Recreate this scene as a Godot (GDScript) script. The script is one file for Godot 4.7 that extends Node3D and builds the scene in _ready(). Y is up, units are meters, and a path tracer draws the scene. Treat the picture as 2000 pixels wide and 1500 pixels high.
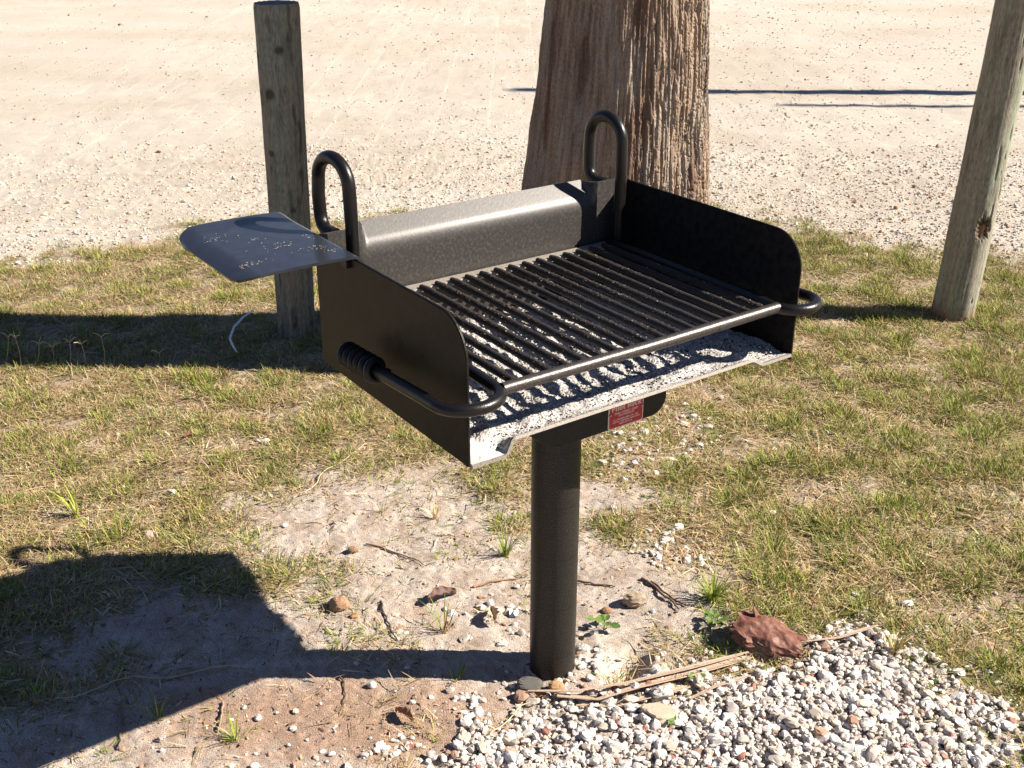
extends Node3D

# ------------------------------------------------------------------ camera, sky, sun
const SUN_AZ := 1.0
const SUN_EL := 37.3

func set_view():
	var cam := Camera3D.new()
	cam.name = "camera"
	cam.position = Vector3(0, 1.425, 0)
	cam.rotation_degrees = Vector3(-24.97, 0, 0)
	cam.fov = 38.22
	cam.near = 0.05
	cam.far = 900.0
	add_child(cam)
	cam.current = true
	var sky_mat := ProceduralSkyMaterial.new()
	sky_mat.sky_top_color = Color(0.28, 0.38, 0.57)
	sky_mat.sky_horizon_color = Color(0.68, 0.75, 0.83)
	sky_mat.sky_curve = 0.14
	sky_mat.ground_bottom_color = Color(0.42, 0.38, 0.33)
	sky_mat.ground_horizon_color = Color(0.6, 0.58, 0.54)
	sky_mat.sun_angle_max = 12.0
	var sky := Sky.new()
	sky.sky_material = sky_mat
	var env := Environment.new()
	env.background_mode = Environment.BG_SKY
	env.sky = sky
	env.background_energy_multiplier = 0.42
	env.tonemap_mode = Environment.TONE_MAPPER_LINEAR
	env.tonemap_exposure = 2.6
	env.sdfgi_enabled = true
	env.ssao_enabled = true
	env.ssil_enabled = true
	var we := WorldEnvironment.new()
	we.name = "environment"
	we.environment = env
	add_child(we)
	var sun := DirectionalLight3D.new()
	sun.name = "sun"
	sun.light_energy = 1.6
	sun.light_color = Color(1.0, 0.955, 0.90)
	sun.light_angular_distance = 0.5
	sun.shadow_enabled = true
	add_child(sun)
	var az := deg_to_rad(SUN_AZ)
	var el := deg_to_rad(SUN_EL)
	var dir := Vector3(-cos(el) * cos(az), -sin(el), -cos(el) * sin(az))
	sun.look_at_from_position(Vector3.ZERO, dir, Vector3.UP)

# ------------------------------------------------------------------ helpers: nodes
var rng := RandomNumberGenerator.new()
var taken := {}

func numbered(n: String) -> String:
	var k: int = taken.get(n, 0)
	taken[n] = k + 1
	return n if k == 0 else "%s_%03d" % [n, k]

func tag(o, label: String, category: String, group := "", kind := ""):
	o.set_meta("label", label)
	if category != "":
		o.set_meta("category", category)
	if group != "":
		o.set_meta("group", group)
	if kind != "":
		o.set_meta("kind", kind)
	return o

func thing(called: String, label: String, category: String, at := Vector3.ZERO, turn := 0.0, group := ""):
	var o := Node3D.new()
	o.name = numbered(called)
	add_child(o)
	o.position = at
	o.rotation.y = turn
	return tag(o, label, category, group)

func obj(called: String, mesh: Mesh, mat: Material, parent: Node = null):
	var o := MeshInstance3D.new()
	o.mesh = mesh
	o.material_override = mat
	if parent == null:
		o.name = numbered(called)
		add_child(o)
	else:
		o.name = called
		parent.add_child(o, true)
	return o

func scatter(called: String, mesh: Mesh, mat: Material, xf: Array, cols: Array, parent: Node):
	var mm := MultiMesh.new()
	mm.transform_format = MultiMesh.TRANSFORM_3D
	mm.use_colors = true
	mm.mesh = mesh
	mm.instance_count = xf.size()
	for i in xf.size():
		mm.set_instance_transform(i, xf[i])
		mm.set_instance_color(i, cols[i])
	var o := MultiMeshInstance3D.new()
	o.multimesh = mm
	o.material_override = mat
	o.name = called
	o.set_meta("kind", "stuff")
	parent.add_child(o, true)
	return o

# ------------------------------------------------------------------ helpers: materials
func noise_of(freq: float, oct := 4, sd := 1, type := FastNoiseLite.TYPE_SIMPLEX_SMOOTH) -> FastNoiseLite:
	var n := FastNoiseLite.new()
	n.noise_type = type
	n.seed = sd
	n.frequency = freq
	n.fractal_octaves = oct
	return n

func ramp(stops: Array) -> Gradient:
	var g := Gradient.new()
	var o := PackedFloat32Array()
	var c := PackedColorArray()
	for s in stops:
		o.append(s[0])
		c.append(s[1])
	g.offsets = o
	g.colors = c
	return g

func grey(v: float) -> Color:
	return Color(v, v, v)

func noise_tex(freq: float, oct: int, sd: int, stops: Array, size := 512) -> NoiseTexture2D:
	var t := NoiseTexture2D.new()
	t.width = size
	t.height = size
	t.seamless = true
	t.noise = noise_of(freq, oct, sd)
	t.color_ramp = ramp(stops)
	return t

func lin(r: float, g: float, b: float) -> Color:
	return Color(r, g, b).linear_to_srgb()

func mat(c: Color, rough: float, metal := 0.0, spec := 0.5) -> StandardMaterial3D:
	var m := StandardMaterial3D.new()
	m.albedo_color = c
	m.roughness = rough
	m.metallic = metal
	m.metallic_specular = spec
	return m

func tri_tex(m: StandardMaterial3D, tex: Texture2D, scale: float, bump: Texture2D = null, depth := 0.0):
	m.albedo_texture = tex
	m.uv1_triplanar = true
	m.uv1_scale = Vector3.ONE * scale
	if bump:
		m.heightmap_enabled = true
		m.heightmap_texture = bump
		m.heightmap_scale = depth
	return m

func vmat(rough: float, spec := 0.3) -> StandardMaterial3D:
	var m := StandardMaterial3D.new()
	m.vertex_color_use_as_albedo = true
	m.roughness = rough
	m.metallic_specular = spec
	return m

# ------------------------------------------------------------------ helpers: shapes
func begin() -> SurfaceTool:
	var st := SurfaceTool.new()
	st.begin(Mesh.PRIMITIVE_TRIANGLES)
	return st

func face(st: SurfaceTool, a: Vector3, b: Vector3, c: Vector3):
	var n := (c - a).cross(b - a).normalized()
	for p in [a, b, c]:
		st.set_normal(n)
		st.add_vertex(p)

func quad(st: SurfaceTool, a: Vector3, b: Vector3, c: Vector3, d: Vector3):
	face(st, a, b, c)
	face(st, a, c, d)

# a triangle whose winding is put right for the outward direction "out"
func facing(st: SurfaceTool, a: Vector3, b: Vector3, c: Vector3, out: Vector3):
	if (c - a).cross(b - a).dot(out) >= 0.0:
		face(st, a, b, c)
	else:
		face(st, a, c, b)

func box(st: SurfaceTool, c: Vector3, s: Vector3, bev := 0.0015, basis := Basis()):
	var h := s * 0.5
	var b := minf(bev, minf(h.x, minf(h.y, h.z)) * 0.6)
	for ax in 3:
		for sg in [-1.0, 1.0]:
			var u := (ax + 1) % 3
			var v := (ax + 2) % 3
			var p := []
			for k in [[-1, -1], [1, -1], [1, 1], [-1, 1]]:
				var q := Vector3.ZERO
				q[ax] = sg * h[ax]
				q[u] = k[0] * (h[u] - b)
				q[v] = k[1] * (h[v] - b)
				p.append(c + basis * q)
			var out := Vector3.ZERO
			out[ax] = sg
			facing(st, p[0], p[1], p[2], basis * out)
			facing(st, p[0], p[2], p[3], basis * out)
	for ax in 3:
		var u := (ax + 1) % 3
		var v := (ax + 2) % 3
		for su in [-1.0, 1.0]:
			for sv in [-1.0, 1.0]:
				var p := []
				for e in [-1.0, 1.0]:
					var q := Vector3.ZERO
					q[ax] = e * (h[ax] - b)
					q[u] = su * h[u]
					q[v] = sv * (h[v] - b)
					p.append(c + basis * q)
					var q2 := q
					q2[u] = su * (h[u] - b)
					q2[v] = sv * h[v]
					p.append(c + basis * q2)
				var out := Vector3.ZERO
				out[u] = su
				out[v] = sv
				facing(st, p[0], p[1], p[3], basis * out)
				facing(st, p[0], p[3], p[2], basis * out)

# round rod along a path; r may be one number or one per point
func tube(st: SurfaceTool, pts: Array, r, n := 12, cap := true):
	var rings := []
	var t0: Vector3 = (pts[1] - pts[0]).normalized()
	var side := t0.cross(Vector3.UP)
	if side.length() < 0.05:
		side = t0.cross(Vector3.RIGHT)
	side = side.normalized()
	var last := pts.size() - 1
	for i in pts.size():
		var t: Vector3 = (pts[mini(i + 1, last)] - pts[maxi(i - 1, 0)]).normalized()
		side = (side - t * side.dot(t)).normalized()
		var up := t.cross(side)
		var rr: float = r[i] if r is Array else r
		var ring := []
		for k in n:
			var a := TAU * k / n
			var d := side * cos(a) + up * sin(a)
			ring.append([pts[i] + d * rr, d])
		rings.append(ring)
	for i in last:
		for k in n:
			var k2 := (k + 1) % n
			for q in [[i, k], [i + 1, k2], [i, k2], [i, k], [i + 1, k], [i + 1, k2]]:
				st.set_normal(rings[q[0]][q[1]][1])
				st.add_vertex(rings[q[0]][q[1]][0])
	if cap:
		for e in [[0, 1], [last, last - 1]]:
			var out: Vector3 = (pts[e[0]] - pts[e[1]]).normalized()
			for k in n:
				facing(st, pts[e[0]] + out * 0.0004, rings[e[0]][k][0], rings[e[0]][(k + 1) % n][0], out)

func arc(c: Vector3, u: Vector3, v: Vector3, a0: float, a1: float, n: int) -> Array:
	var o := []
	for i in n + 1:
		var a := lerpf(a0, a1, float(i) / n)
		o.append(c + u * cos(a) + v * sin(a))
	return o

# a plate: the outline in (u, v) is carried to space by fr and given thickness along w
func plate(st: SurfaceTool, poly: Array, fr: Transform3D, t: float, bev := 0.0012):
	var n := poly.size()
	var area := 0.0
	for i in n:
		area += poly[i].cross(poly[(i + 1) % n])
	if area < 0:
		poly = poly.duplicate()
		poly.reverse()
	var ins := []
	for i in n:
		var p: Vector2 = poly[i]
		var d0: Vector2 = (p - poly[(i + n - 1) % n]).normalized()
		var d1: Vector2 = (poly[(i + 1) % n] - p).normalized()
		var nn := (Vector2(-d0.y, d0.x) + Vector2(-d1.y, d1.x)).normalized()
		ins.append(p + nn * bev)
	var idx := Geometry2D.triangulate_polygon(PackedVector2Array(ins))
	var at := func(p: Vector2, w: float) -> Vector3: return fr * Vector3(p.x, p.y, w)
	for s in [-1.0, 1.0]:
		for k in range(0, idx.size(), 3):
			facing(st, at.call(ins[idx[k]], s * t / 2), at.call(ins[idx[k + 1]], s * t / 2), at.call(ins[idx[k + 2]], s * t / 2), fr.basis.z * s)
	for i in n:
		var j := (i + 1) % n
		var e: Vector2 = (poly[j] - poly[i]).normalized()
		var out := fr.basis * Vector3(e.y, -e.x, 0)
		var hw := t / 2 - bev
		for band in [[ins, -t / 2, poly, -hw], [poly, -hw, poly, hw], [poly, hw, ins, t / 2]]:
			var a: Vector3 = at.call(band[0][i], band[1])
			var b: Vector3 = at.call(band[0][j], band[1])
			var c: Vector3 = at.call(band[2][j], band[3])
			var d: Vector3 = at.call(band[2][i], band[3])
			facing(st, a, b, c, out)
			facing(st, a, c, d, out)

# a bent sheet with thickness: f(u, v) for u, v in 0..1
func sheet(st: SurfaceTool, f: Callable, nu: int, nv: int, t: float):
	var p := []
	var nr := []
	for i in nu + 1:
		for j in nv + 1:
			var u := float(i) / nu
			var v := float(j) / nv
			p.append(f.call(u, v))
			var e := 0.004
			var du: Vector3 = f.call(minf(u + e, 1), v) - f.call(maxf(u - e, 0), v)
			var dv: Vector3 = f.call(u, minf(v + e, 1)) - f.call(u, maxf(v - e, 0))
			nr.append(dv.cross(du).normalized())
	var w := nv + 1
	for s in [0.0, 1.0]:
		for i in nu:
			for j in nv:
				var q := [i * w + j, (i + 1) * w + j, (i + 1) * w + j + 1, i * w + j, (i + 1) * w + j + 1, i * w + j + 1]
				if s > 0.5:
					q = [q[0], q[2], q[1], q[3], q[5], q[4]]
				for k in q:
					st.set_normal(nr[k] * (1.0 if s < 0.5 else -1.0))
					st.add_vertex(p[k] - nr[k] * t * s)
	var rim := []
	for j in nv:
		rim.append([j, j + 1])
		rim.append([nu * w + j, nu * w + j + 1])
	for i in nu:
		rim.append([i * w, (i + 1) * w])
		rim.append([i * w + nv, (i + 1) * w + nv])
	for r in rim:
		var a: Vector3 = p[r[0]]
		var b: Vector3 = p[r[1]]
		quad(st, a, b, b - nr[r[1]] * t, a - nr[r[0]] * t)

func grid_mesh(verts: PackedVector3Array, norms: PackedVector3Array, cols: PackedColorArray, idx: PackedInt32Array) -> ArrayMesh:
	var a := []
	a.resize(Mesh.ARRAY_MAX)
	a[Mesh.ARRAY_VERTEX] = verts
	a[Mesh.ARRAY_NORMAL] = norms
	if cols.size():
		a[Mesh.ARRAY_COLOR] = cols
	a[Mesh.ARRAY_INDEX] = idx
	var m := ArrayMesh.new()
	m.add_surface_from_arrays(Mesh.PRIMITIVE_TRIANGLES, a)
	return m

# a broken or worn stone: a ball cut by flats and roughened
func stone_mesh(sd: int, cuts: int, rows := 5, around := 8, rough := 0.08, col := Color.WHITE) -> ArrayMesh:
	var r := RandomNumberGenerator.new()
	r.seed = sd
	var planes := []
	for i in cuts:
		planes.append([Vector3(r.randfn(), r.randfn(), r.randfn()).normalized(), r.randf_range(0.5, 0.85)])
	var nz := noise_of(1.1, 2, sd)
	var ring := []
	for i in rows + 1:
		var row := []
		for k in around:
			var th := PI * i / rows
			var ph := TAU * (k + 0.5 * (i % 2)) / around
			var d := Vector3(sin(th) * cos(ph), cos(th), sin(th) * sin(ph))
			var l := 1.0 + rough * nz.get_noise_3dv(d * 1.7) * 2.0
			for q in planes:
				var dd := d.dot(q[0])
				if dd > 0.05:
					l = minf(l, q[1] / dd)
			row.append(d * l)
		ring.append(row)
	var st := begin()
	st.set_color(col)
	for i in rows:
		for k in around:
			var k2 := (k + 1) % around
			var a: Vector3 = ring[i][k]
			var b: Vector3 = ring[i][k2]
			var c: Vector3 = ring[i + 1][k2]
			var d: Vector3 = ring[i + 1][k]
			if i > 0:
				facing(st, a, b, c, a + b + c)
			if i < rows - 1:
				facing(st, a, c, d, a + c + d)
	return st.commit()

# ------------------------------------------------------------------ the lie of the land
var n_low := noise_of(0.55, 3, 11)
var n_mid := noise_of(3.2, 3, 12)
var n_hi := noise_of(22.0, 3, 13)
var n_grit := noise_of(70.0, 2, 17)
var n_patch := noise_of(1.1, 3, 14)
var n_edge := noise_of(4.5, 4, 15)
var n_green := noise_of(2.3, 3, 16)

func curve_at(pts: Array, x: float) -> float:
	if x <= pts[0][0]:
		return pts[0][1]
	for i in pts.size() - 1:
		if x <= pts[i + 1][0]:
			return lerpf(pts[i][1], pts[i + 1][1], (x - pts[i][0]) / (pts[i + 1][0] - pts[i][0]))
	return pts[-1][1]

const LOT_EDGE := [[-6.0, -3.5], [-2.9, -3.95], [-2.02, -4.16], [-1.76, -4.29], [-1.52, -4.51], [-1.29, -4.64], [-0.92, -4.80], [-0.57, -4.82], [-0.2, -4.85], [0.6, -4.88], [1.04, -4.83], [1.26, -4.68], [1.5, -4.40], [1.76, -4.29], [2.1, -4.33], [3.0, -4.25], [6.0, -4.0]]
const BED_EDGE := [[-0.5, -1.2], [-0.2, -1.44], [-0.09, -1.55], [0.0, -1.61], [0.15, -1.635], [0.3, -1.70], [0.45, -1.745], [0.57, -1.76], [0.63, -1.84], [0.74, -1.867], [0.83, -1.81], [0.88, -1.69], [0.97, -1.64], [1.4, -1.5], [2.2, -1.3]]
const BARE := [[-0.33, -2.27, 0.34, 0.25], [-0.12, -2.02, 0.36, 0.26], [0.24, -1.92, 0.25, 0.17], [-0.38, -1.68, 0.52, 0.17], [0.02, -1.78, 0.3, 0.2], [-0.62, -1.5, 0.5, 0.17], [-0.60, -1.84, 0.32, 0.17], [0.10, -2.1, 0.2, 0.16], [0.22, -2.38, 0.14, 0.09]]

func lot(x: float, z: float) -> float:
	return smoothstep(-0.16, 0.16, curve_at(LOT_EDGE, x) - z + n_edge.get_noise_2d(x, z) * 0.28)

func bed(x: float, z: float) -> float:
	if z < -2.1:
		return 0.0
	return smoothstep(-0.05, 0.05, z - curve_at(BED_EDGE, x) + n_edge.get_noise_2d(x * 2.0, z * 2.0) * 0.09)

func bare(x: float, z: float) -> float:
	var b := 0.0
	if z > -2.9 and absf(x) < 1.4:
		for e in BARE:
			var d := Vector2((x - e[0]) / e[2], (z - e[1]) / e[3]).length()
			b = maxf(b, smoothstep(1.5, 0.6, d + n_edge.get_noise_2d(x * 1.5, z * 1.5) * 0.45))
	return b

func height(x: float, z: float) -> float:
	var h := 0.014 * n_low.get_noise_2d(x, z) + 0.009 * n_mid.get_noise_2d(x, z)
	if z > -6.0 and absf(x) < 4.0:
		h += 0.0034 * n_hi.get_noise_2d(x, z)
	if z > -3.0 and absf(x) < 1.4:
		h += 0.0030 * n_grit.get_noise_2d(x, z)
	if z > -2.4:
		# the scraped hollow beside the grill post
		var d := Vector2((x - 0.232) * 0.82 + (z + 1.755) * 0.57, (x - 0.232) * -0.57 + (z + 1.755) * 0.82)
		h -= 0.042 * exp(-pow(d.x / 0.026, 2.0) - pow(d.y / 0.055, 2.0))
		h += 0.010 * exp(-pow((d.x - 0.055) / 0.03, 2.0) - pow(d.y / 0.06, 2.0))
		h += 0.004 * bed(x, z)
	return h

func greenness(x: float, z: float) -> float:
	return clampf(0.56 + n_green.get_noise_2d(x * 3.4, z * 3.4) * 1.0 + clampf(x * 0.16, -0.12, 0.26), 0.0, 1.0)

func spot(x: float, z: float, lift := 0.0) -> Vector3:
	return Vector3(x, height(x, z) + lift, z)

func axis_steps(spans: Array) -> PackedFloat32Array:
	var o := PackedFloat32Array()
	for s in spans:
		var n: int = s[2]
		for i in n:
			o.append(lerpf(s[0], s[1], float(i) / n))
	o.append(spans[-1][1])
	return o

func build_ground():
	var xs := axis_steps([[-400, -60, 8], [-60, -12, 16], [-12, -3.2, 40], [-3.2, -1.3, 95], [-1.3, 1.3, 420], [1.3, 3.2, 95], [3.2, 12, 40], [12, 60, 16], [60, 400, 8]])
	var zs := axis_steps([[-500, -80, 8], [-80, -22, 20], [-22, -8, 60], [-8, -5.2, 60], [-5.2, -2.9, 120], [-2.9, -1.2, 270], [-1.2, 0.6, 40], [0.6, 20, 20], [20, 120, 6]])
	var nx := xs.size()
	var nz := zs.size()
	var verts := PackedVector3Array()
	var cols := PackedColorArray()
	var lots := PackedFloat32Array()
	var n_a := noise_of(9.0, 4, 21)
	var n_b := noise_of(45.0, 2, 22)
	var n_c := noise_of(0.9, 3, 23)
	for z in zs:
		for x in xs:
			var near: bool = z > -6.0 and z < 0.6 and absf(x) < 4.0
			verts.append(Vector3(x, height(x, z), z))
			var l := lot(x, z) if z > -7.0 else 1.0
			lots.append(l)
			var a := n_a.get_noise_2d(x, z) if near else 0.6 * n_c.get_noise_2d(x * 1.7 + 30.0, z * 1.7)
			var fine := n_b.get_noise_2d(x, z) if near else 0.0
			# crushed pale stone of the lot, with drifts of browner fines
			var c_lot := Color(0.665, 0.61, 0.515).lerp(Color(0.60, 0.525, 0.425), clampf(0.35 + n_c.get_noise_2d(x * 0.5, z * 0.9) * 1.1, 0, 1))
			c_lot = c_lot.lerp(Color(0.72, 0.67, 0.59), clampf(a * 0.9, 0, 1))
			var c := c_lot
			if near:
				var soil := Color(0.38, 0.285, 0.20).lerp(Color(0.55, 0.45, 0.345), clampf(0.5 + a + fine * 0.5, 0, 1))
				var sand := Color(0.65, 0.57, 0.49).lerp(Color(0.45, 0.345, 0.265), clampf(0.24 + a * 1.1 + fine * 0.9, 0, 1))
				var b := bare(x, z)
				c = soil.lerp(sand, b)
				# rusty earth in the scraped ground near the front
				var rust := smoothstep(1.2, 0.5, Vector2((x + 0.32) / 0.40, (z + 1.60) / 0.13).length() + a * 0.7)
				c = c.lerp(Color(0.42, 0.265, 0.175), rust * 0.75)
				c = c.lerp(Color(0.52, 0.45, 0.39), bed(x, z) * 0.8)
				c = c.lerp(c_lot, l)
			var g := 1.0 + fine * 0.24
			cols.append(Color(c.r * g, c.g * g, c.b * g))
	var norms := PackedVector3Array()
	norms.resize(verts.size())
	for j in nz:
		for i in nx:
			var p := verts[j * nx + maxi(i - 1, 0)]
			var q := verts[j * nx + mini(i + 1, nx - 1)]
			var r := verts[maxi(j - 1, 0) * nx + i]
			var s := verts[mini(j + 1, nz - 1) * nx + i]
			norms[j * nx + i] = (s - r).cross(q - p).normalized()
	var lawn_idx := PackedInt32Array()
	var lot_idx := PackedInt32Array()
	for j in nz - 1:
		for i in nx - 1:
			var a := j * nx + i
			var into := lot_idx if lots[a] > 0.5 else lawn_idx
			for k in [a, a + 1, a + nx + 1, a, a + nx + 1, a + nx]:
				into.append(k)
			if lots[a] > 0.5:
				lot_idx = into
			else:
				lawn_idx = into
	var gm := vmat(0.95, 0.25)
	var speck := noise_tex(0.11, 4, 31, [[0.0, grey(0.40)], [0.28, grey(0.55)], [0.40, grey(0.86)], [0.55, grey(0.98)], [1.0, grey(1.0)]], 1024)
	var bump := noise_tex(0.16, 3, 32, [[0.0, grey(0.0)], [1.0, grey(1.0)]], 1024)
	tri_tex(gm, speck, 3.1, bump, 0.35)
	gm.uv1_world_triplanar = true
	var g = obj("ground", grid_mesh(verts, norms, cols, lawn_idx), gm)
	tag(g, "sandy soil and worn lawn around the grill", "ground", "", "structure")
	var l = obj("gravel_lot", grid_mesh(verts, norms, cols, lot_idx), gm)
	tag(l, "pale crushed stone lot beyond the lawn", "gravel lot", "", "structure")

# ------------------------------------------------------------------ grill
const GW := 0.66
const GD := 0.457
const GH := 0.2215
const FLOOR_Y := 0.6565
var grill: Node3D
var M := {}

func L(a: float, b: float, c: float) -> Vector3:
	return Vector3(a - 0.33, b + FLOOR_Y, c - 0.2284)

func make_steel():
	var mottle := noise_tex(0.02, 5, 41, [[0.0, grey(0.55)], [0.5, grey(0.85)], [1.0, grey(1.0)]])
	var grain := noise_tex(0.12, 4, 42, [[0.0, grey(0.0)], [1.0, grey(1.0)]])
	var rust := noise_tex(0.035, 5, 43, [[0.0, Color(0.62, 0.36, 0.22)], [0.24, Color(0.75, 0.55, 0.42)], [0.36, grey(0.88)], [1.0, grey(1.0)]])
	var sooty := noise_tex(0.05, 5, 44, [[0.0, grey(0.5)], [0.35, grey(0.8)], [0.62, grey(0.95)], [0.80, Color(1.0, 0.9, 0.78)], [1.0, Color(1.0, 0.82, 0.62)]])
	var dusty := noise_tex(0.035, 6, 48, [[0.0, grey(0.68)], [0.34, grey(0.78)], [0.5, Color(0.83, 0.81, 0.78)], [0.64, grey(0.86)], [0.70, Color(1.0, 0.94, 0.86)], [1.0, grey(1.0)]], 1024)
	var sheen := noise_tex(0.02, 4, 49, [[0.0, grey(0.85)], [1.0, grey(1.0)]], 256)
	var gloss := noise_tex(0.03, 4, 45, [[0.0, grey(0.75)], [1.0, grey(1.0)]])
	M.paint = tri_tex(mat(lin(0.009, 0.0085, 0.0075), 0.5, 0.0, 0.4), mottle, 5.0, grain, 0.02)
	M.paint.roughness_texture = gloss
	M.soot = tri_tex(mat(lin(0.017, 0.016, 0.0145), 0.75, 0.0, 0.25), mottle, 5.0, grain, 0.05)
	M.plate_out = tri_tex(mat(lin(0.011, 0.0095, 0.0065), 0.5, 0.0, 0.34), mottle, 3.0, grain, 0.015)
	M.inside = tri_tex(mat(lin(0.072, 0.070, 0.068), 0.42, 0.1), dusty, 3.4, grain, 0.012)
	M.floor = tri_tex(mat(lin(0.30, 0.28, 0.25), 0.7, 0.1), sooty, 9.0, grain, 0.05)
	M.rod = tri_tex(mat(lin(0.008, 0.0072, 0.0070), 0.34, 0.0, 0.42), rust, 8.0, grain, 0.03)
	M.bar = tri_tex(mat(lin(0.014, 0.0115, 0.0105), 0.58), rust, 11.0, grain, 0.16)
	M.front = tri_tex(mat(lin(0.10, 0.094, 0.09), 0.37, 0.65), rust, 9.0, grain, 0.03)
	M.shelf = tri_tex(mat(lin(0.026, 0.030, 0.040), 0.22), sheen, 6.0, grain, 0.004)
	M.shelf.roughness_texture = gloss

func side_outline() -> Array:
	var r := 0.062
	var o := [Vector2(0, 0), Vector2(GD, 0)]
	for i in 11:
		var a := PI / 2 * i / 10.0
		o.append(Vector2(GD - r + r * cos(a), GH - r + r * sin(a)))
	o.append(Vector2(0, GH))
	return o

func build_grill():
	make_steel()
	var base := Vector3(-0.322, 0, -1.7461) + Vector3(0.33 * 0.8194 + 0.2284 * 0.5732, 0, -0.33 * 0.5732 + 0.2284 * 0.8194)
	grill = thing("park_grill", "black steel park grill on a round post with side shelf and open grate", "grill", Vector3(base.x, 0, base.z), deg_to_rad(34.97))
	# post
	var st := begin()
	tube(st, [L(0.33, -FLOOR_Y - 0.12, 0.2284), L(0.33, -0.3, 0.2284), L(0.33, -0.012, 0.2284)], 0.0445, 40)
	var post_tex := noise_tex(0.09, 4, 46, [[0.0, Color(0.20, 0.12, 0.09)], [0.2, grey(0.075)], [0.55, Color(0.095, 0.09, 0.08)], [0.62, Color(0.11, 0.10, 0.09)], [0.67, Color(0.26, 0.25, 0.23)], [1.0, Color(0.40, 0.37, 0.33)]])
	var pm := mat(Color.WHITE, 0.46, 0.0, 0.38)
	tri_tex(pm, post_tex, 9.0, noise_tex(0.1, 4, 47, [[0.0, grey(0)], [1.0, grey(1)]]), 0.010)
	obj("post", st.commit(), pm, grill)
	# side panels: outline in (z, y), thickness along x
	for x in [0.0, GW]:
		st = begin()
		var fr := Transform3D(Basis(Vector3(0, 0, 1), Vector3(0, 1, 0), Vector3(-1, 0, 0)), L(x, 0, 0))
		plate(st, side_outline(), fr, 0.0055, 0.0016)
		var sp = obj("side_panel", st.commit(), M.plate_out if x == 0.0 else M.soot, grill)
		if x > 0.0:
			tag(sp, "soot-black side panel of the firebox", "")
	# back panel: upright, with the middle of its top bent backwards between two upright ears
	st = begin()
	var back := func(u: float, v: float) -> Vector3:
		var x := lerpf(0.004, GW - 0.004, u)
		var y := lerpf(0.0, GH + 0.003, v)
		var bent := smoothstep(0.082, 0.094, x) * smoothstep(0.588, 0.576, x)
		var z := 0.0
		var y0 := GH - 0.050
		if y > y0:
			var s := y - y0
			var r := 0.028
			var amax := deg_to_rad(52.0)
			var aa := minf(s / r, amax)
			var zb := -r * (1.0 - cos(aa))
			var yb := y0 + r * sin(aa)
			if s > r * amax:
				zb -= (s - r * amax) * sin(amax)
				yb += (s - r * amax) * cos(amax)
			z = lerpf(0.0, zb, bent)
			y = lerpf(y, yb + 0.011 * (s / 0.053), bent)
		return L(x, y, z)
	sheet(st, back, 110, 48, 0.005)
	var bp = obj("back_panel", st.commit(), M.inside, grill)
	for x in [0.049, 0.620]:
		st = begin()
		tube(st, [L(x, 0.205, 0.0), L(x, 0.205, 0.002), L(x, 0.205, 0.0032), L(x, 0.205, 0.0036)], [0.0125, 0.0125, 0.011, 0.005], 18)
		obj("bolt", st.commit(), M.inside, bp)
	# floor with its front edge turned up between the corners
	st = begin()
	var flr := func(u: float, v: float) -> Vector3:
		var x := lerpf(0.003, GW - 0.003, u)
		var s := lerpf(0.003, GD + 0.004, v)
		var k := smoothstep(0.058, 0.078, x) * (0.45 + 0.55 * smoothstep(0.592, 0.562, x))
		var d := maxf(0.0, s - (GD - 0.040))
		var y := 0.004 + 0.021 * pow(d / 0.044, 1.35) * k
		y -= 0.002 * (1.0 - k) * smoothstep(0.0, 0.03, d)
		return L(x, y, s - d * 0.10 * k)
	sheet(st, flr, 132, 56, 0.005)
	obj("floor_panel", st.commit(), M.floor, grill)
	# mounting bracket: two deep plates either side of the post head and a saddle under the floor
	st = begin()
	var out := []
	for p in [[0.115, -0.012], [0.125, -0.035], [0.19, -0.07], [0.235, -0.098], [0.268, -0.125], [0.295, -0.138]]:
		out.append(Vector2(p[0], p[1]))
	for i in 9:
		var a := -PI / 2 + PI / 2 * i / 8.0
		out.append(Vector2(0.508 + 0.034 * cos(a), -0.104 + 0.034 * sin(a)))
	out.append(Vector2(0.545, -0.012))
	for z in [0.2284 + 0.0485, 0.2284 - 0.0485]:
		plate(st, out, Transform3D(Basis(), L(0, 0, z)), 0.006, 0.0012)
	box(st, L(0.33, -0.0085, 0.2284), Vector3(0.43, 0.006, 0.12))
	obj("mounting_bracket", st.commit(), M.paint, grill)
	build_name_plate()
	build_lift_handles()
	build_grate()
	build_shelf()

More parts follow.
